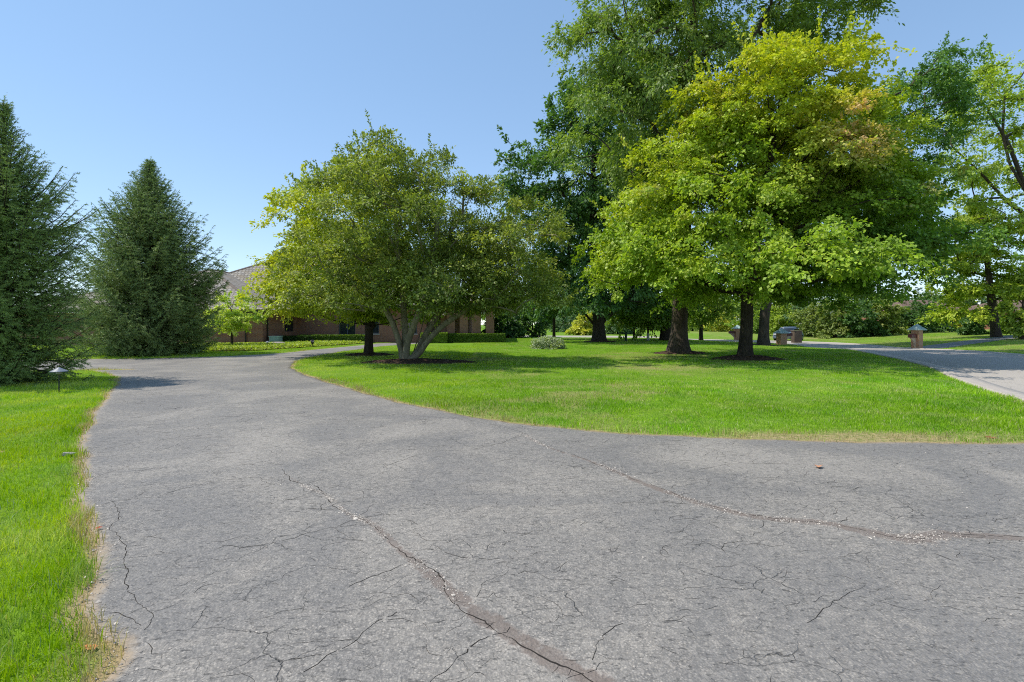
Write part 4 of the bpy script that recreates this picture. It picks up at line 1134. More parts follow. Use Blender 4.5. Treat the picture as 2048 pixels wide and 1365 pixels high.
# ------------------------------------------------------------------ hedges, ground cover, mound
def leaf_shell(name, label, cat, V0, n, size, pal, seed, group=None, kind=None, droop=0.0):
    """V0: function rng,n -> points, normals"""
    rng = np.random.default_rng(seed); P, Nn = V0(rng, n)
    pal = np.array(pal); u = rng.uniform(0, 1, (len(P), 1)); C = pal[0] + (pal[1]-pal[0])*u
    D = np.cross(Nn, unit(rng, len(P))) + Nn*0.5; D[:, 2] -= droop
    V, Fq, C = leaves(P, D, Nn + rng.normal(0, 0.5, P.shape), size, C, rng)
    return tag(build(name, V, Fq, M['leaf'], tint=C), label, cat, group, kind)
def hedge_pts(x0, x1, y0, y1, h, rnd=0.18):
    def f(rng, n):
        Lx, Ly = x1-x0, y1-y0
        ar = np.array([Lx*Ly, Lx*h*1.3, Ly*h, Ly*h, Lx*h*0.5]); k = rng.choice(5, n, p=ar/ar.sum())
        u, v = rng.uniform(0, 1, n), rng.uniform(0, 1, n)
        P = np.zeros((n, 3)); Nn = np.zeros((n, 3))
        P[:,0] = x0+Lx*u; P[:,1] = y0+Ly*v; P[:,2] = h; Nn[:,2] = 1
        m = k == 1; P[m] = np.c_[x0+Lx*u[m], np.full(m.sum(), y0), h*v[m]]; Nn[m] = (0,-1,0.15)
        m = k == 2; P[m] = np.c_[np.full(m.sum(), x0), y0+Ly*u[m], h*v[m]]; Nn[m] = (-1,0,0.15)
        m = k == 3; P[m] = np.c_[np.full(m.sum(), x1), y0+Ly*u[m], h*v[m]]; Nn[m] = (1,0,0.15)
        m = k == 4; P[m] = np.c_[x0+Lx*u[m], np.full(m.sum(), y1), h*v[m]]; Nn[m] = (0,1,0.15)
        dep = np.abs(rng.normal(0, 0.05, n)); P -= Nn*dep[:, None]
        P[:, 2] += 0.05*(noise(P, 2.2, 3)-0.5) + 0.02; P[:, 1] += 0.07*(noise(P, 1.9, 8)-0.5)
        P[:, 2] = np.maximum(P[:, 2], 0.02)
        return P, Nn
    return f
HEDGE = [(0.06, 0.12, 0.018), (0.20, 0.30, 0.04)]
leaf_shell('hedge', 'long low clipped hedge along the brick wall left of the front door', 'hedge', hedge_pts(-17.2, -11.6, 41.2, 42.2, 0.62), 16000, 0.10, HEDGE, 61, 'clipped hedges before the house')
leaf_shell('hedge', 'light topped rounded hedge block in front of the entrance piers', 'hedge', hedge_pts(-7.3, -5.3, 41.0, 42.3, 0.8), 8000, 0.10, [(0.12, 0.20, 0.025), (0.32, 0.42, 0.06)], 62, 'clipped hedges before the house')
leaf_shell('hedge', 'long dark clipped hedge running right from the entrance piers', 'hedge', hedge_pts(-5.2, -0.6, 42.0, 43.2, 0.72), 14000, 0.10, HEDGE, 63, 'clipped hedges before the house')
leaf_shell('hedge', 'dark short hedge beside the wing corner at the left of the bed', 'hedge', hedge_pts(-17.6, -15.4, 38.6, 39.6, 0.60), 6000, 0.10, [(0.02, 0.05, 0.01), (0.06, 0.11, 0.02)], 64, 'clipped hedges before the house')

def bed_pts(rng, n):
    lo, hi = bed_poly.min(0), bed_poly.max(0)
    P = rng.uniform(lo, hi, (n*2, 2)); P = P[inside(P, bed_poly)]
    e, _ = sdist(P, bed_poly); z = 0.02 + 0.17*sstep(0, 0.35, -e)*rng.uniform(0.5, 1.05, len(P)) + 0.05*noise(P, 1.5, 2)
    return np.c_[P, z], np.tile([0, 0, 1.0], (len(P), 1)) + rng.normal(0, 0.3, (len(P), 3))
leaf_shell('ground_cover', 'bright low ground cover plants filling the bed before the house', 'ground cover', bed_pts, 26000, 0.11, [(0.24, 0.34, 0.035), (0.58, 0.64, 0.12)], 65, kind='stuff')
V = [(p[0], p[1], 0.06) for p in bed_poly]
tag(build('bed_soil', np.array(V), [tuple(range(len(V)))], M['mulch']), kind='structure')

mx, my = at(1096, 698)
def mound(rng, n):
    u = unit(rng, n); u[:, 2] = np.abs(u[:, 2]); r = rng.uniform(0.65, 1.02, n)[:, None]*(0.8+0.4*noise(u, 3, 2))[:, None]
    return np.array([mx, my, 0.0]) + u*r*np.array([1.15, 0.8, 0.72]), u
leaf_shell('silvery_shrub', 'low mound of silvery leaves alone on the open lawn', 'shrub', mound, 3800, 0.12, [(0.22, 0.29, 0.15), (0.55, 0.60, 0.42)], 66)

# ------------------------------------------------------------------ house
def brick_mat(name, a, b, mortar, patch=0.0):
    m, nt, out = mat(name)
    v = coords(nt, 'UV')
    br = N(nt, 'ShaderNodeTexBrick', i_Scale=1.0); br.inputs['Brick Width'].default_value = 0.23; br.inputs['Row Height'].default_value = 0.085
    br.inputs['Mortar Size'].default_value = 0.008; br.inputs['Color1'].default_value = (*a, 1); br.inputs['Color2'].default_value = (*b, 1); br.inputs['Mortar'].default_value = (*mortar, 1)
    nt.links.new(v, br.inputs['Vector'])
    n = noi(nt, v, 9, 3); n2 = noi(nt, v, 1.1, 3)
    c = mixc(nt, mth(nt, 'MULTIPLY', n, 0.5), br.outputs[0], tuple(x*0.35 for x in a))
    c = mixc(nt, ramp(nt, n, [(0.62, 0.0), (0.72, 0.6)]), c, (0.36, 0.29, 0.25))
    c = mixc(nt, mth(nt, 'MULTIPLY', n2, 0.3), c, tuple(x*0.6 for x in b))
    principled(nt, out, c, 0.9, 0.15, br.outputs['Fac'], -0.5, 0.01)
    return m
M['brick'] = brick_mat('house_brick', (0.40, 0.165, 0.09), (0.24, 0.10, 0.06), (0.38, 0.32, 0.26))
M['brick_o'] = brick_mat('pillar_brick', (0.62, 0.33, 0.17), (0.50, 0.25, 0.14), (0.60, 0.52, 0.42))
M['brick_r'] = brick_mat('red_brick', (0.36, 0.13, 0.07), (0.28, 0.10, 0.06), (0.38, 0.32, 0.28))
def shake_mat():
    m, nt, out = mat('wood_shakes')
    v = coords(nt, 'UV')
    br = N(nt, 'ShaderNodeTexBrick', i_Scale=1.0); br.offset = 0.37; br.inputs['Brick Width'].default_value = 0.33; br.inputs['Row Height'].default_value = 0.46
    br.inputs['Mortar Size'].default_value = 0.05; br.inputs['Mortar Smooth'].default_value = 0.6
    br.inputs['Color1'].default_value = (0.36, 0.335, 0.295, 1); br.inputs['Color2'].default_value = (0.21, 0.19, 0.165, 1); br.inputs['Mortar'].default_value = (0.045, 0.038, 0.034, 1)
    nt.links.new(v, br.inputs['Vector'])
    n = noi(nt, v, 1.2, 4); n2 = noi(nt, v, 12, 3)
    c = mixc(nt, ramp(nt, n, [(0.45, 0.0), (0.7, 0.6)]), br.outputs[0], (0.26, 0.20, 0.12))
    c = mixc(nt, mth(nt, 'MULTIPLY', n2, 0.3), c, (0.34, 0.30, 0.26))
    principled(nt, out, c, 0.9, 0.15, br.outputs['Fac'], -0.8, 0.03)
    return m
M['shake'] = shake_mat()
M['dark_wood'] = simple('dark_fascia', (0.035, 0.028, 0.024), 0.7)
def glass_mat():
    m, nt, out = mat('window_glass')
    n = noi(nt, coords(nt), 3, 2)
    principled(nt, out, mixc(nt, n, (0.012, 0.016, 0.02), (0.03, 0.036, 0.042)), 0.05, 0.6)
    return m
M['glass'] = glass_mat()

house = empty('brick_house', (-18, 43, 0), 'sprawling low brick house with steep wood shake hip roofs behind the trees', 'house')
hl = np.array([-18.0, 43, 0])
class HM(MB):
    def face(s, pts, uvs=None): MB.face(s, [np.array(p, float)-hl for p in pts], uvs)
def roof_slope(mb, eave_a, eave_b, top_a, top_b, brk=0.2, flare=0.16):
    """eave a->b, top a->b, with a flatter course at the eave"""
    ea, eb, ta, tb = [np.array(p, float) for p in (eave_a, eave_b, top_a, top_b)]
    u = (eb-ea)/np.linalg.norm(eb-ea)
    steps = [(0, 0), (brk*0.5, -flare*0.75), (brk, -flare), (brk*2, -flare*0.6), (1, 0)]
    rows = []
    for t, dz in steps:
        a = ea+(ta-ea)*t; b = eb+(tb-eb)*t; a = a + [0, 0, dz]; b = b + [0, 0, dz]; rows.append((a, b))
    for (a, b), (c, d) in zip(rows[:-1], rows[1:]):
        def q(p): r = p-ea; uu = r @ u; return (uu, np.linalg.norm(r-u*uu))
        pts = [a, b, d, c]
        if np.linalg.norm(d-c) < 1e-4: pts = [a, b, d]
        mb.face(pts, [q(p) for p in pts])
# main range
e0, ez, pit, X0, X1, Yb = 42.4, 3.1, 0.55, -33.0, -1.4, 64.4
t = (Yb-e0)/2; rz_ = ez + pit*t
mb = HM()
A_, B_, C_, D_ = (X0, e0, ez), (X1, e0, ez), (X1, Yb, ez), (X0, Yb, ez); R0, R1 = (X0+t, e0+t, rz_), (X1-t, e0+t, rz_)
roof_slope(mb, A_, B_, R0, R1); roof_slope(mb, B_, C_, R1, R1); roof_slope(mb, C_, D_, R1, R0); roof_slope(mb, D_, A_, R0, R0)
# projecting wing
wx0, wx1, wy, wz, wp = -36.8, -17.4, 36.4, 2.6, 0.40
tt = (wx1-wx0)/2; wr = wz + wp*tt
a, b, r0, r1 = (wx0, wy, wz), (wx1, wy, wz), ((wx0+wx1)/2, wy+tt, wr), ((wx0+wx1)/2, wy+tt+7, wr)
roof_slope(mb, a, b, r0, r0); roof_slope(mb, b, (wx1, wy+tt+7, wz), r0, r1); roof_slope(mb, (wx0, wy+tt+7, wz), a, r1, r0)
roof = mb.build('roof', M['shake'], house)
mb = HM()   # ridge and hip caps
def cap(mb, p, q, w=0.16, h=0.07):
    p, q = np.array(p, float), np.array(q, float); d = (q-p)/np.linalg.norm(q-p); s = np.cross(d, [0, 0, 1]); s /= np.linalg.norm(s)
    for sg in (-1, 1): mb.face([p+[0,0,h], q+[0,0,h], q+s*sg*w-[0,0,0.02], p+s*sg*w-[0,0,0.02]][::sg])
def hip(mb, e, r, brk=0.2, flare=0.16):
    e, r = np.array(e, float), np.array(r, float); L = [e+(r-e)*t + [0, 0, dz] for t, dz in [(0,0),(brk*0.5,-flare*0.75),(brk,-flare),(brk*2,-flare*0.6),(1,0)]]
    for p, q in zip(L[:-1], L[1:]): cap(mb, p, q)
for e, r in ((A_, R0), (B_, R1), (b, r0), (a, r0)): hip(mb, e, r)
cap(mb, R0, R1); cap(mb, r0, r1)
mb.build('ridge_cap', simple('ridge_shakes', (0.16, 0.13, 0.11), 0.9, 0.1, 0.4, 6), roof)
mb = HM()   # fascia and soffit
mb.box(X0+0.03, X1-0.03, e0+0.02, e0+0.08, ez-0.22, ez-0.02); mb.box(X0+0.05, X1-0.05, e0+0.081, e0+0.75, ez-0.22, ez-0.17)
mb.box(wx0+0.03, wx1-0.03, wy+0.02, wy+0.08, wz-0.22, wz-0.02); mb.box(wx1-0.08, wx1-0.02, wy+0.081, e0+0.4, wz-0.22, wz-0.02)
mb.box(wx0+0.09, wx1-0.09, wy+0.081, wy+0.7, wz-0.22, wz-0.17); mb.box(wx1-0.7, wx1-0.081, wy+0.701, e0+0.4, wz-0.22, wz-0.17)
mb.build('fascia', M['dark_wood'], house)
# walls with openings left for the windows
def wall_front(mb, x0, x1, y, z1, holes, th=0.3):
    xs = sorted({x0, x1, *[h[0] for h in holes], *[h[1] for h in holes]})
    for p, q in zip(xs[:-1], xs[1:]):
        hs = sorted([h for h in holes if h[0] < q-1e-6 and h[1] > p+1e-6], key=lambda h: h[2]); z = 0.0
        for h in hs:
            if h[2] > z: mb.box(p, q, y, y+th, z, h[2])
            z = h[3]
        if z < z1: mb.box(p, q, y, y+th, z, z1)
Ym = 43.1
wins = [(-14.6, -13.2, 0.55, 2.1), (-12.4, -11.2, 0.75, 2.2), (-9.2, -8.0, 0.75, 2.2)]
door = (-7.2, -6.0, 0.0, 2.3)
mb = HM(); wall_front(mb, -32.3, -4.9, Ym, ez-0.24, [w for w in wins] + [door])
mb.box(-5.2, -4.9, Ym+0.301, 63.8, 0, ez-0.24); mb.box(-32.3, -32.0, Ym+0.301, 63.8, 0, ez-0.24)
mb.build('wall', M['brick'], house)
sw = (40.6, 42.4, 0.95, 2.05)
mb = HM(); mb.box(-36.2, -18.02, 37.0, 37.3, 0, wz-0.24)
mb.box(-18.3, -18.02, 37.301, sw[0], 0, wz-0.24); mb.box(-18.3, -18.02, sw[1], Ym-0.01, 0, wz-0.24)
mb.box(-18.3, -18.02, sw[0], sw[1], 0, sw[2]); mb.box(-18.3, -18.02, sw[0], sw[1], sw[3], wz-0.24)
mb.build('wall', M['brick'], house)
for x0, x1, z0, z1 in wins:
    mb = HM(); y0 = Ym+0.12
    mb.box(x0, x0+0.07, y0, y0+0.06, z0, z1); mb.box(x1-0.07, x1, y0, y0+0.06, z0, z1); mb.box(x0+0.07, x1-0.07, y0, y0+0.06, z0, z0+0.07); mb.box(x0+0.07, x1-0.07, y0, y0+0.06, z1-0.07, z1)
    xm = (x0+x1)/2; mb.box(xm-0.03, xm+0.03, y0, y0+0.06, z0+0.07, z1-0.07)
    w = mb.build('window', simple('window_frame', (0.10, 0.11, 0.13), 0.5), house)
    mb = HM(); mb.box(x0+0.07, x1-0.07, y0+0.061, y0+0.075, z0+0.07, z1-0.07); mb.build('pane', M['glass'], w)
    mb = HM(); mb.box(x0-0.08, x1+0.08, Ym-0.06, Ym-0.004, z0-0.09, z0-0.005); mb.build('sill', M['concrete'], w)
mb = HM(); mb.box(-18.2, -18.14, sw[0], sw[1], sw[2], sw[2]+0.07); mb.box(-18.2, -18.14, sw[0], sw[1], sw[3]-0.07, sw[3])
for yy in np.linspace(sw[0], sw[1]-0.06, 4): mb.box(-18.2, -18.14, yy, yy+0.06, sw[2]+0.07, sw[3]-0.07)
w = mb.build('window', simple('window_frame_dark', (0.03, 0.03, 0.03), 0.5), house)
mb = HM(); mb.box(-18.23, -18.201, sw[0]+0.02, sw[1]-0.02, sw[2]+0.02, sw[3]-0.02); mb.build('pane', M['glass'], w)
mb = HM(); mb.box(door[0], door[1], Ym+0.15, Ym+0.2, 0.02, door[3]); d = mb.build('door', simple('door_wood', (0.06, 0.035, 0.02), 0.5), house)
mb = HM(); mb.lathe([(0.0, 0.0), (0.04, 0.0), (0.04, 0.05), (0.0, 0.05)], 10); o = mb.build('door_handle', simple('brass', (0.5, 0.38, 0.15), 0.3, 0.5, metal=1.0), d); o.location = (door[1]-0.15, Ym+0.12, 1.05); o.location = np.array(o.location)+0*hl
for v_ in o.data.vertices: v_.co += __import__('mathutils').Vector(hl)
o.location = (door[1]-0.15+18.0, Ym+0.12-43.0, 1.05)
for px in (902, 928, 953, 980):
    x = (px-1024)/F*42.8
    mb = HM(); mb.box(x-0.34, x+0.34, 42.62, 43.08 if px < 910 else 43.2, 0, ez-0.25); mb.build('pier', M['brick'], house)
for x, yy in ((-19.2, 36.9), (-17.94, 37.6)):
    mb = HM(); mb.lathe([(0.05, 0.0), (0.05, wz-0.24)], 8, x, yy); mb.build('downspout', M['dark_wood'], house)
mb = HM(); roof_slope(mb, (-7.9, 41.9, 2.25), (-5.5, 41.9, 2.25), (-7.9, 42.85, 2.75), (-5.5, 42.85, 2.75), flare=0.03)
mb.build('porch_roof', M['shake'], house)

# distant brick house across the street
nh = empty('brick_house', (62, 74, 0), 'distant brick house with white window frames glimpsed beyond the street', 'house')
hl = np.array([62.0, 74, 0]); zb = h1(62, 74)
mb = HM(); mb.box(56, 67, 74, 82, zb-0.5, zb+2.7); mb.box(67.5, 78, 71, 79, zb-0.5, zb+2.6); mb.build('wall', M['brick_r'], nh)
mb = HM()
for x0, x1, y0, y1, z in ((55.4, 67.6, 73.4, 82.6, zb+2.705), (67.0, 78.6, 70.4, 79.6, zb+2.605)):
    t = (y1-y0)/2; r0, r1 = (x0+t, y0+t, z+1.7), (x1-t, y0+t, z+1.7); q = [(x0,y0,z),(x1,y0,z),(x1,y1,z),(x0,y1,z)]
    mb.face([q[0], q[1], r1, r0]); mb.face([q[1], q[2], r1]); mb.face([q[2], q[3], r0, r1]); mb.face([q[3], q[0], r0])
mb.build('roof', simple('orange_roof', (0.16, 0.11, 0.085), 0.9, 0.1, 0.3, 3), nh)
for x in (58.2, 61.6, 65.2, 70.5, 74.5):
    yy = 74 if x < 67 else 71
    mb = HM(); mb.box(x-0.7, x+0.7, yy-0.06, yy-0.01, zb+0.7, zb+2.2); w = mb.build('window', M['white'], nh)
    mb = HM(); mb.box(x-0.55, x-0.05, yy-0.08, yy-0.061, zb+0.85, zb+2.05); mb.box(x+0.05, x+0.55, yy-0.08, yy-0.061, zb+0.85, zb+2.05); mb.build('pane', M['glass'], w)

# ------------------------------------------------------------------ mailbox pillars
M['copper'] = simple('green_copper', (0.36, 0.47, 0.45), 0.6, 0.3, 0.15, 12)
M['mailbox'] = simple('maroon_metal', (0.12, 0.03, 0.025), 0.45, 0.4, 0.15)
M['cream'] = simple('cream_bracket', (0.55, 0.42, 0.30), 0.7)
def pillar(loc, label, s=1.0, side=-1, w=0.25, rz=0.0, hgt=1.28):
    r = empty('mailbox_pillar', loc, label, 'mailbox pillar', 'brick mailbox pillars along the street', rz)
    mb = MB(); mb.box(-w, w, -w, w, -0.05, hgt); mb.build('brick_post', M['brick_o'], r)
    e = w+0.17; mb = MB()
    q = [(-e,-e,hgt+0.002), (e,-e,hgt+0.002), (e,e,hgt+0.002), (-e,e,hgt+0.002)]; q2 = [(x_, y_, hgt+0.05) for x_, y_, _ in q]; ap = (0, 0, hgt+0.45)
    for i in range(4):
        j = (i+1) % 4; mb.face([q[i], q[j], q2[j], q2[i]])
        mb.face([q2[i], q2[j], ap])
        for f in (0.25, 0.5, 0.75):   # standing seams
            a_ = np.array(q2[i])*(1-f)+np.array(q2[j])*f; b_ = np.array(ap)*0.7 + a_*0.3
            nrm = np.cross(np.array(q2[j])-np.array(q2[i]), np.array(ap)-np.array(q2[i])); nrm = nrm/np.linalg.norm(nrm)
            d_ = (np.array(q2[j])-np.array(q2[i])); d_ = d_/np.linalg.norm(d_)*0.012
            mb.face([a_-d_, a_+d_, a_+d_+nrm*0.03, a_-d_+nrm*0.03]); mb.face([a_-d_+nrm*0.03, a_+d_+nrm*0.03, b_+d_+nrm*0.03, b_-d_+nrm*0.03]); mb.face([a_+d_, b_+d_, b_+d_+nrm*0.03, a_+d_+nrm*0.03]); mb.face([b_-d_, a_-d_, a_-d_+nrm*0.03, b_-d_+nrm*0.03])
    mb.face(q[::-1]); mb.build('roof_cap', M['copper'], r)
    # mailbox: rounded top box sticking out to one side
    x0, x1 = side*(w+0.004), side*(w+0.66); prof = [(-0.13, 0.76), (0.13, 0.76), (0.13, 0.92)] + [(0.13*math.cos(a), 0.92+0.11*math.sin(a)) for a in np.linspace(0.3, math.pi-0.3, 6)] + [(-0.13, 0.92)]
    mb = MB(); n_ = len(prof)
    for i in range(n_):
        j = (i+1) % n_; mb.face([(x0, *prof[i]), (x1, *prof[i]), (x1, *prof[j]), (x0, *prof[j])])
    mb.face([(x1, *p) for p in prof]); mb.face([(x0, *p) for p in prof][::-1])
    o = mb.build('mailbox', M['mailbox'], r)
    mb = MB(); mb.box(*sorted((side*(w+0.664), side*(w+0.672))), -0.12, 0.12, 0.77, 0.98); mb.build('mailbox_door', M['mailbox'], o)
    # curved bracket below
    mb = MB(); prev = None
    for t in np.linspace(0, 1, 8):
        xx = side*(w+0.004+0.6*t); zz = 0.05 + 0.70*t**0.55
        if prev:
            (xa, za) = prev
            for yy in (-0.05, 0.05): mb.face([(xa, yy, za), (xx, yy, zz), (xx, yy, 0.755), (xa, yy, 0.755)])
            mb.face([(xa, -0.05, za), (xx, -0.05, zz), (xx, 0.05, zz), (xa, 0.05, za)])
        prev = (xx, zz)
    mb.build('bracket', M['cream'], r)
    return r
yy = 36.2; x = (1834-1024)/F*yy
pillar((x, yy, h1(x, yy)+0.02), 'brick mailbox pillar with pale copper cap on the far side of the street', side=-1, rz=0.45)
yy = 44.5; x = (1563-1024)/F*yy
pillar((x, yy, h1(x, yy)+0.02), 'brick mailbox pillar in front of the parked car, mailbox on its right', side=1, rz=0.15, w=0.3, hgt=0.98)
yy = 57.5; x = (1475-1024)/F*yy
pillar((x, yy, h1(x, yy)), 'farthest brick mailbox pillar, half hidden left of the maple trunk', side=-1, rz=0.0, w=0.3)

# brown cabinet
yy = 49.0; x = (1593-1024)/F*yy; z0 = h1(x, yy)
r = empty('utility_cabinet', (x, yy, z0), 'plain brown upright cabinet right of the parked car', 'cabinet')
mb = MB(); mb.box(-0.36, 0.36, -0.3, 0.3, -0.02, 1.12); mb.build('body', simple('brown_metal', (0.10, 0.075, 0.055), 0.6), r, bevel=0.015)
mb = MB(); mb.box(-0.40, 0.40, -0.34, 0.34, 1.122, 1.17); mb.build('lid', simple('brown_lid', (0.26, 0.20, 0.16), 0.6), r)

# parked car
yy = 56.0; x = (1577-1024)/F*yy; z0 = h1(x, yy)+0.02
car = empty('parked_car', (x, yy, z0), 'blue grey parked car partly hidden behind the middle mailbox pillar', 'car', rz=0.75)
prof = [(-2.2, 0.30, 0.62), (-2.15, 0.25, 0.85), (-1.5, 0.22, 0.95), (-0.9, 0.22, 1.0), (-0.2, 0.22, 1.0), (1.2, 0.22, 1.0), (1.9, 0.25, 0.95), (2.2, 0.32, 0.75)]
def loft(prof, wf, name, m, parent):
    V = []; Fc = []
    for k, (xx, zl, zh) in enumerate(prof):
        w_ = wf(xx); V += [(xx, -w_, zl), (xx, -w_*1.02, (zl+zh)/2), (xx, -w_*0.92, zh), (xx, w_*0.92, zh), (xx, w_*1.02, (zl+zh)/2), (xx, w_, zl)]
    n_ = 6
    for k in range(len(prof)-1):
        for i in range(n_): j = (i+1) % n_; Fc.append((k*n_+i, (k+1)*n_+i, (k+1)*n_+j, k*n_+j))
    Fc.append(tuple(range(n_))); Fc.append(tuple(range((len(prof)-1)*n_, len(prof)*n_))[::-1])
    return build(name, np.array(V), Fc, m, parent, smooth=False)
M['car'] = simple('car_paint', (0.14, 0.19, 0.28), 0.25, 0.6, 0.05)
body = loft(prof, lambda xx: 0.88-0.06*abs(xx/2.2)**3, 'body', M['car'], car)
loft([(-1.25, 1.003, 1.02), (-0.55, 1.003, 1.40), (0.5, 1.003, 1.46), (1.2, 1.003, 1.36), (1.75, 1.003, 1.04)], lambda xx: 0.74-0.05*abs(xx)/1.7, 'window', M['glass'], car)
loft([(-0.5, 1.41, 1.44), (0.5, 1.468, 1.50), (1.15, 1.38, 1.41)], lambda xx: 0.66, 'roof', M['car'], car)
M['rubber'] = simple('rubber', (0.015, 0.015, 0.016), 0.8)
M['rim'] = simple('alloy', (0.4, 0.4, 0.42), 0.35, 0.5, 0.05, metal=0.8)
for xx in (-1.38, 1.38):
    for yv in (-0.86, 0.86):
        mb = MB(); mb.lathe([(0.16, -0.1), (0.3, -0.1), (0.32, -0.07), (0.32, 0.07), (0.3, 0.1), (0.16, 0.1)], 20); w = mb.build('wheel', M['rubber'], car); w.location = (xx, yv, 0.32); w.rotation_euler = (R(90), 0, 0)
        mb = MB(); mb.lathe([(0.0, 0.09), (0.158, 0.085), (0.158, -0.085), (0.0, -0.09)], 16); mb.build('rim', M['rim'], w)
for yv in (-0.6, 0.6):
    mb = MB(); mb.box(-2.24, -2.17, yv-0.16, yv+0.16, 0.62, 0.76); mb.build('headlight', simple('lens', (0.6, 0.6, 0.6), 0.15, 0.6), car)

# ------------------------------------------------------------------ path lights and small things
M['black'] = simple('black_metal', (0.02, 0.021, 0.024), 0.5, 0.4)
M['steel'] = simple('weathered_shade', (0.16, 0.18, 0.22), 0.45, 0.5, 0.2)
def path_light(loc, label, s=1.0):
    r = empty('path_light', loc, label, 'path light', 'garden path lights')
    mb = MB(); mb.lathe([(0.012*s, -0.05), (0.012*s, 0.40*s)], 8); mb.build('stem', M['black'], r)
    mb = MB(); mb.lathe([(0.0, 0.56*s), (0.02*s, 0.555*s), (0.06*s, 0.53*s), (0.155*s, 0.475*s), (0.16*s, 0.465*s), (0.05*s, 0.47*s), (0.0, 0.47*s)], 24); mb.build('shade', M['steel'], r)
    mb = MB(); mb.lathe([(0.012*s, 0.40*s), (0.055*s, 0.42*s), (0.05*s, 0.468*s)], 16); mb.build('lamp_glass', simple('frosted_glass', (0.22, 0.2, 0.18), 0.3, 0.5), r)
x, yy = at(118, 787); path_light((x, yy, 0.01), 'pagoda shaped path light on the near left lawn below the dark spruce')
x, yy = at(535, 700); path_light((x, yy, 0.05), 'small dark path light in the bed before the house', 0.85)
x, yy = at(625, 695)
r = empty('garden_spotlight', (x, yy, 0.1), 'small black spotlight in the middle of the ground cover', 'spotlight')
mb = MB(); mb.lathe([(0.02, -0.1), (0.02, 0.16)], 8); mb.build('stake', M['black'], r)
mb = MB(); mb.lathe([(0.0, -0.12), (0.09, -0.12), (0.12, 0.1), (0.1, 0.11), (0.0, 0.09)], 14); o = mb.build('housing', M['black'], r); o.location = (0, 0, 0.25); o.rotation_euler = (0.9, 0, 0.4)

def rock(loc, size, label, seed, m, name='boulder', cat='boulder', group=None):
    rng = np.random.default_rng(seed); n_u, n_v = 18, 10; V = []; Fc = []
    for i in range(n_v+1):
        for j in range(n_u):
            th = math.pi*i/n_v; ph = 2*math.pi*j/n_u; V.append((math.sin(th)*math.cos(ph), math.sin(th)*math.sin(ph), math.cos(th)))
    V = np.array(V); k = 0.7+0.6*noise(V+seed, 1.7, seed); V = np.sign(V)*np.abs(V)**0.75*k[:, None]*np.array(size)
    for i in range(n_v):
        for j in range(n_u): Fc.append((i*n_u+j, i*n_u+(j+1) % n_u, (i+1)*n_u+(j+1) % n_u, (i+1)*n_u+j))
    o = build(name, V, Fc, m, smooth=True); o.location = loc; return tag(o, label, cat, group)
M['stone'] = simple('stone', (0.30, 0.26, 0.23), 0.9, 0.15, 0.45, 7, 0.6)
x, yy = at(573, 690); rock((x, yy+0.6, 0.22), (0.85, 0.4, 0.24), 'flat topped boulder in the bed, the larger upper one', 3, M['stone'], group='boulders in the bed')
x, yy = at(556, 694); rock((x, yy, 0.16), (0.5, 0.32, 0.17), 'low boulder in the bed, in front of the larger one', 8, M['stone'], group='boulders in the bed')
x, yy = at(136, 914); rock((x, yy, 0.03), (0.075, 0.05, 0.022), 'small flat pale stone at the left lawn edge', 12, simple('pale_stone', (0.27, 0.26, 0.23), 0.8), 'stone', 'stone')
# utility box by the wing corner
r = empty('utility_box', (-17.3, 37.5, 0), 'pale green utility box beside the corner of the house wing', 'utility box')
mb = MB(); mb.box(-0.36, 0.36, -0.3, 0.3, 0, 0.62); mb.build('body', simple('green_box', (0.25, 0.36, 0.30), 0.5), r, bevel=0.02)
mb = MB(); mb.box(-0.39, 0.39, -0.33, 0.33, 0.622, 0.68); mb.build('lid', simple('green_lid', (0.36, 0.47, 0.42), 0.5), r, bevel=0.01)
# little yard sign
x, yy = at(848, 690)
r = empty('yard_sign', (x, yy, 0), 'tiny white triangular yard sign before the rounded hedge', 'sign')
mb = MB(); mb.lathe([(0.015, -0.05), (0.015, 0.2)], 6); mb.build('stake', M['black'], r)
mb = MB(); q = [(-0.2, 0.15), (0.2, 0.15), (0.0, 0.55)]
mb.face([(a_, -0.03, b_) for a_, b_ in q]); mb.face([(a_, -0.018, b_) for a_, b_ in q][::-1]); mb.build('board', simple('sign_white', (0.55, 0.6, 0.72), 0.5), r)
# standing post far on the lawn
x, yy = at(1262, 684); r = empty('hydrant_post', (x, yy+2, 0), 'short dark post standing on the far lawn near the slender trunks', 'post')
mb = MB(); mb.lathe([(0.11, -0.03), (0.11, 0.6), (0.14, 0.62), (0.13, 0.72), (0.06, 0.82), (0.0, 0.83)], 12); mb.build('body', simple('dark_green', (0.02, 0.05, 0.03), 0.5), r)
mb = MB(); mb.lathe([(0.16, -0.03), (0.16, 0.04), (0.112, 0.06)], 12); mb.build('foot', M['black'], r)

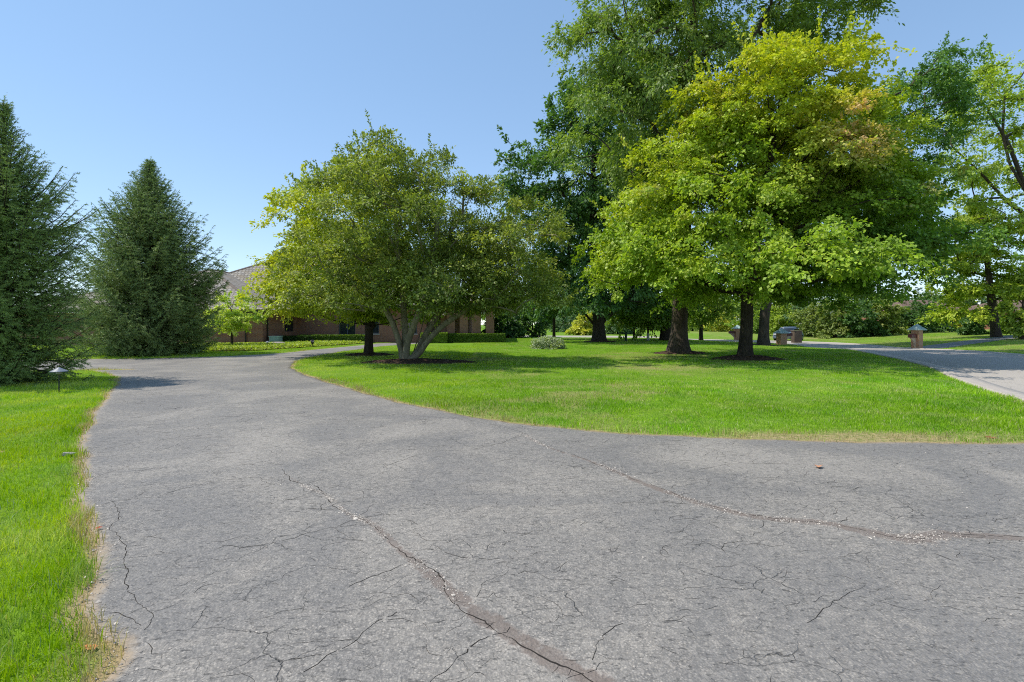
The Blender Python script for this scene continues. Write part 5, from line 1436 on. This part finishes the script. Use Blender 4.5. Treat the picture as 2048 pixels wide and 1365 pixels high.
def fallen_leaf(px, py, s, c, label, seed):
    x, yy = at(px, py); rng = np.random.default_rng(seed)
    out = [(0, -0.55), (0.18, -0.42), (0.42, -0.30), (0.34, -0.05), (0.5, 0.12), (0.26, 0.22), (0.18, 0.5), (0, 0.75), (-0.18, 0.5), (-0.26, 0.22), (-0.5, 0.12), (-0.34, -0.05), (-0.42, -0.30), (-0.18, -0.42)]
    V = [(0, 0, 0.10*s)]+[(a_*s, b_*s, (0.02+0.35*abs(a_)**1.5+rng.uniform(0, 0.12))*s) for a_, b_ in out]
    o = build('fallen_leaf', np.array(V), [(0, 1+i, 1+(i+1) % 14) for i in range(14)], simple('dry_leaf', c, 0.7, 0.2, 0.35, 30))
    o.location = (x, yy, 0.012); o.rotation_euler = (0.1, 0.15, seed*1.3); tag(o, label, 'leaf', 'fallen leaves on the drive')
fallen_leaf(180, 1303, 0.055, (0.50, 0.20, 0.07), 'orange fallen leaf on the dirt at the near left drive edge', 1)
fallen_leaf(1638, 936, 0.09, (0.50, 0.24, 0.13), 'pinkish fallen leaf alone on the right of the drive', 2)
fallen_leaf(1978, 879, 0.11, (0.20, 0.08, 0.03), 'brown fallen leaf at the island grass edge', 3)
fallen_leaf(197, 1060, 0.035, (0.36, 0.07, 0.03), 'small red fallen leaf at the crumbling left drive edge', 4)
fallen_leaf(4, 907, 0.07, (0.45, 0.30, 0.18), 'pale fallen leaf on the left lawn', 5)

# ------------------------------------------------------------------ light, sky, camera
az = math.atan2(0.05, -0.998)          # sun direction in plan: from the left, a little in front
el = R(58)
sv = np.array([math.cos(az)*math.cos(el), math.sin(az)*math.cos(el), math.sin(el)])
ld = bpy.data.lights.new('sun', 'SUN'); ld.energy = 5.0; ld.angle = R(0.53); ld.color = (1.0, 0.95, 0.86)
lo = bpy.data.objects.new('sun', ld); col.objects.link(lo)
import mathutils
lo.rotation_euler = mathutils.Vector(sv).to_track_quat('Z', 'Y').to_euler(); lo.location = (-30, 0, 40)
w = bpy.data.worlds.new('World'); scene.world = w; w.use_nodes = True
nt = w.node_tree; bg = nt.nodes['Background']
sk = nt.nodes.new('ShaderNodeTexSky'); sk.sky_type = 'NISHITA'; sk.sun_disc = False
sk.sun_elevation = el; sk.sun_rotation = math.pi/2 - az
sk.air_density = 0.7; sk.dust_density = 0.0; sk.ozone_density = 2.0
hs = nt.nodes.new('ShaderNodeHueSaturation'); hs.inputs['Saturation'].default_value = 1.42; hs.inputs['Value'].default_value = 3.1
gm = nt.nodes.new('ShaderNodeGamma'); gm.inputs[1].default_value = 0.5      # hazeless, even September sky
nt.links.new(sk.outputs[0], gm.inputs[0]); nt.links.new(gm.outputs[0], hs.inputs['Color']); nt.links.new(hs.outputs[0], bg.inputs[0]); bg.inputs[1].default_value = 0.15

cd_ = bpy.data.cameras.new('camera'); cam = bpy.data.objects.new('camera', cd_); col.objects.link(cam)
cam.location = (0, 0, CAM_H); cam.rotation_euler = (R(90), 0, 0)
cd_.sensor_width = 36; cd_.lens = 18.0; cd_.shift_y = -(682.5-HZ)/2048; cd_.clip_end = 3000; cd_.clip_start = 0.05
scene.camera = cam
scene.view_settings.view_transform = 'Standard'; scene.view_settings.look = 'None'; scene.view_settings.exposure = 0
scene.render.engine = 'CYCLES'
scene.cycles.pixel_filter_type = 'BLACKMAN_HARRIS'; scene.cycles.filter_width = 1.1
cy = scene.cycles
cy.max_bounces = 5; cy.diffuse_bounces = 3; cy.glossy_bounces = 2; cy.transmission_bounces = 4
cy.sample_clamp_indirect = 4.0
cy.use_denoising = False
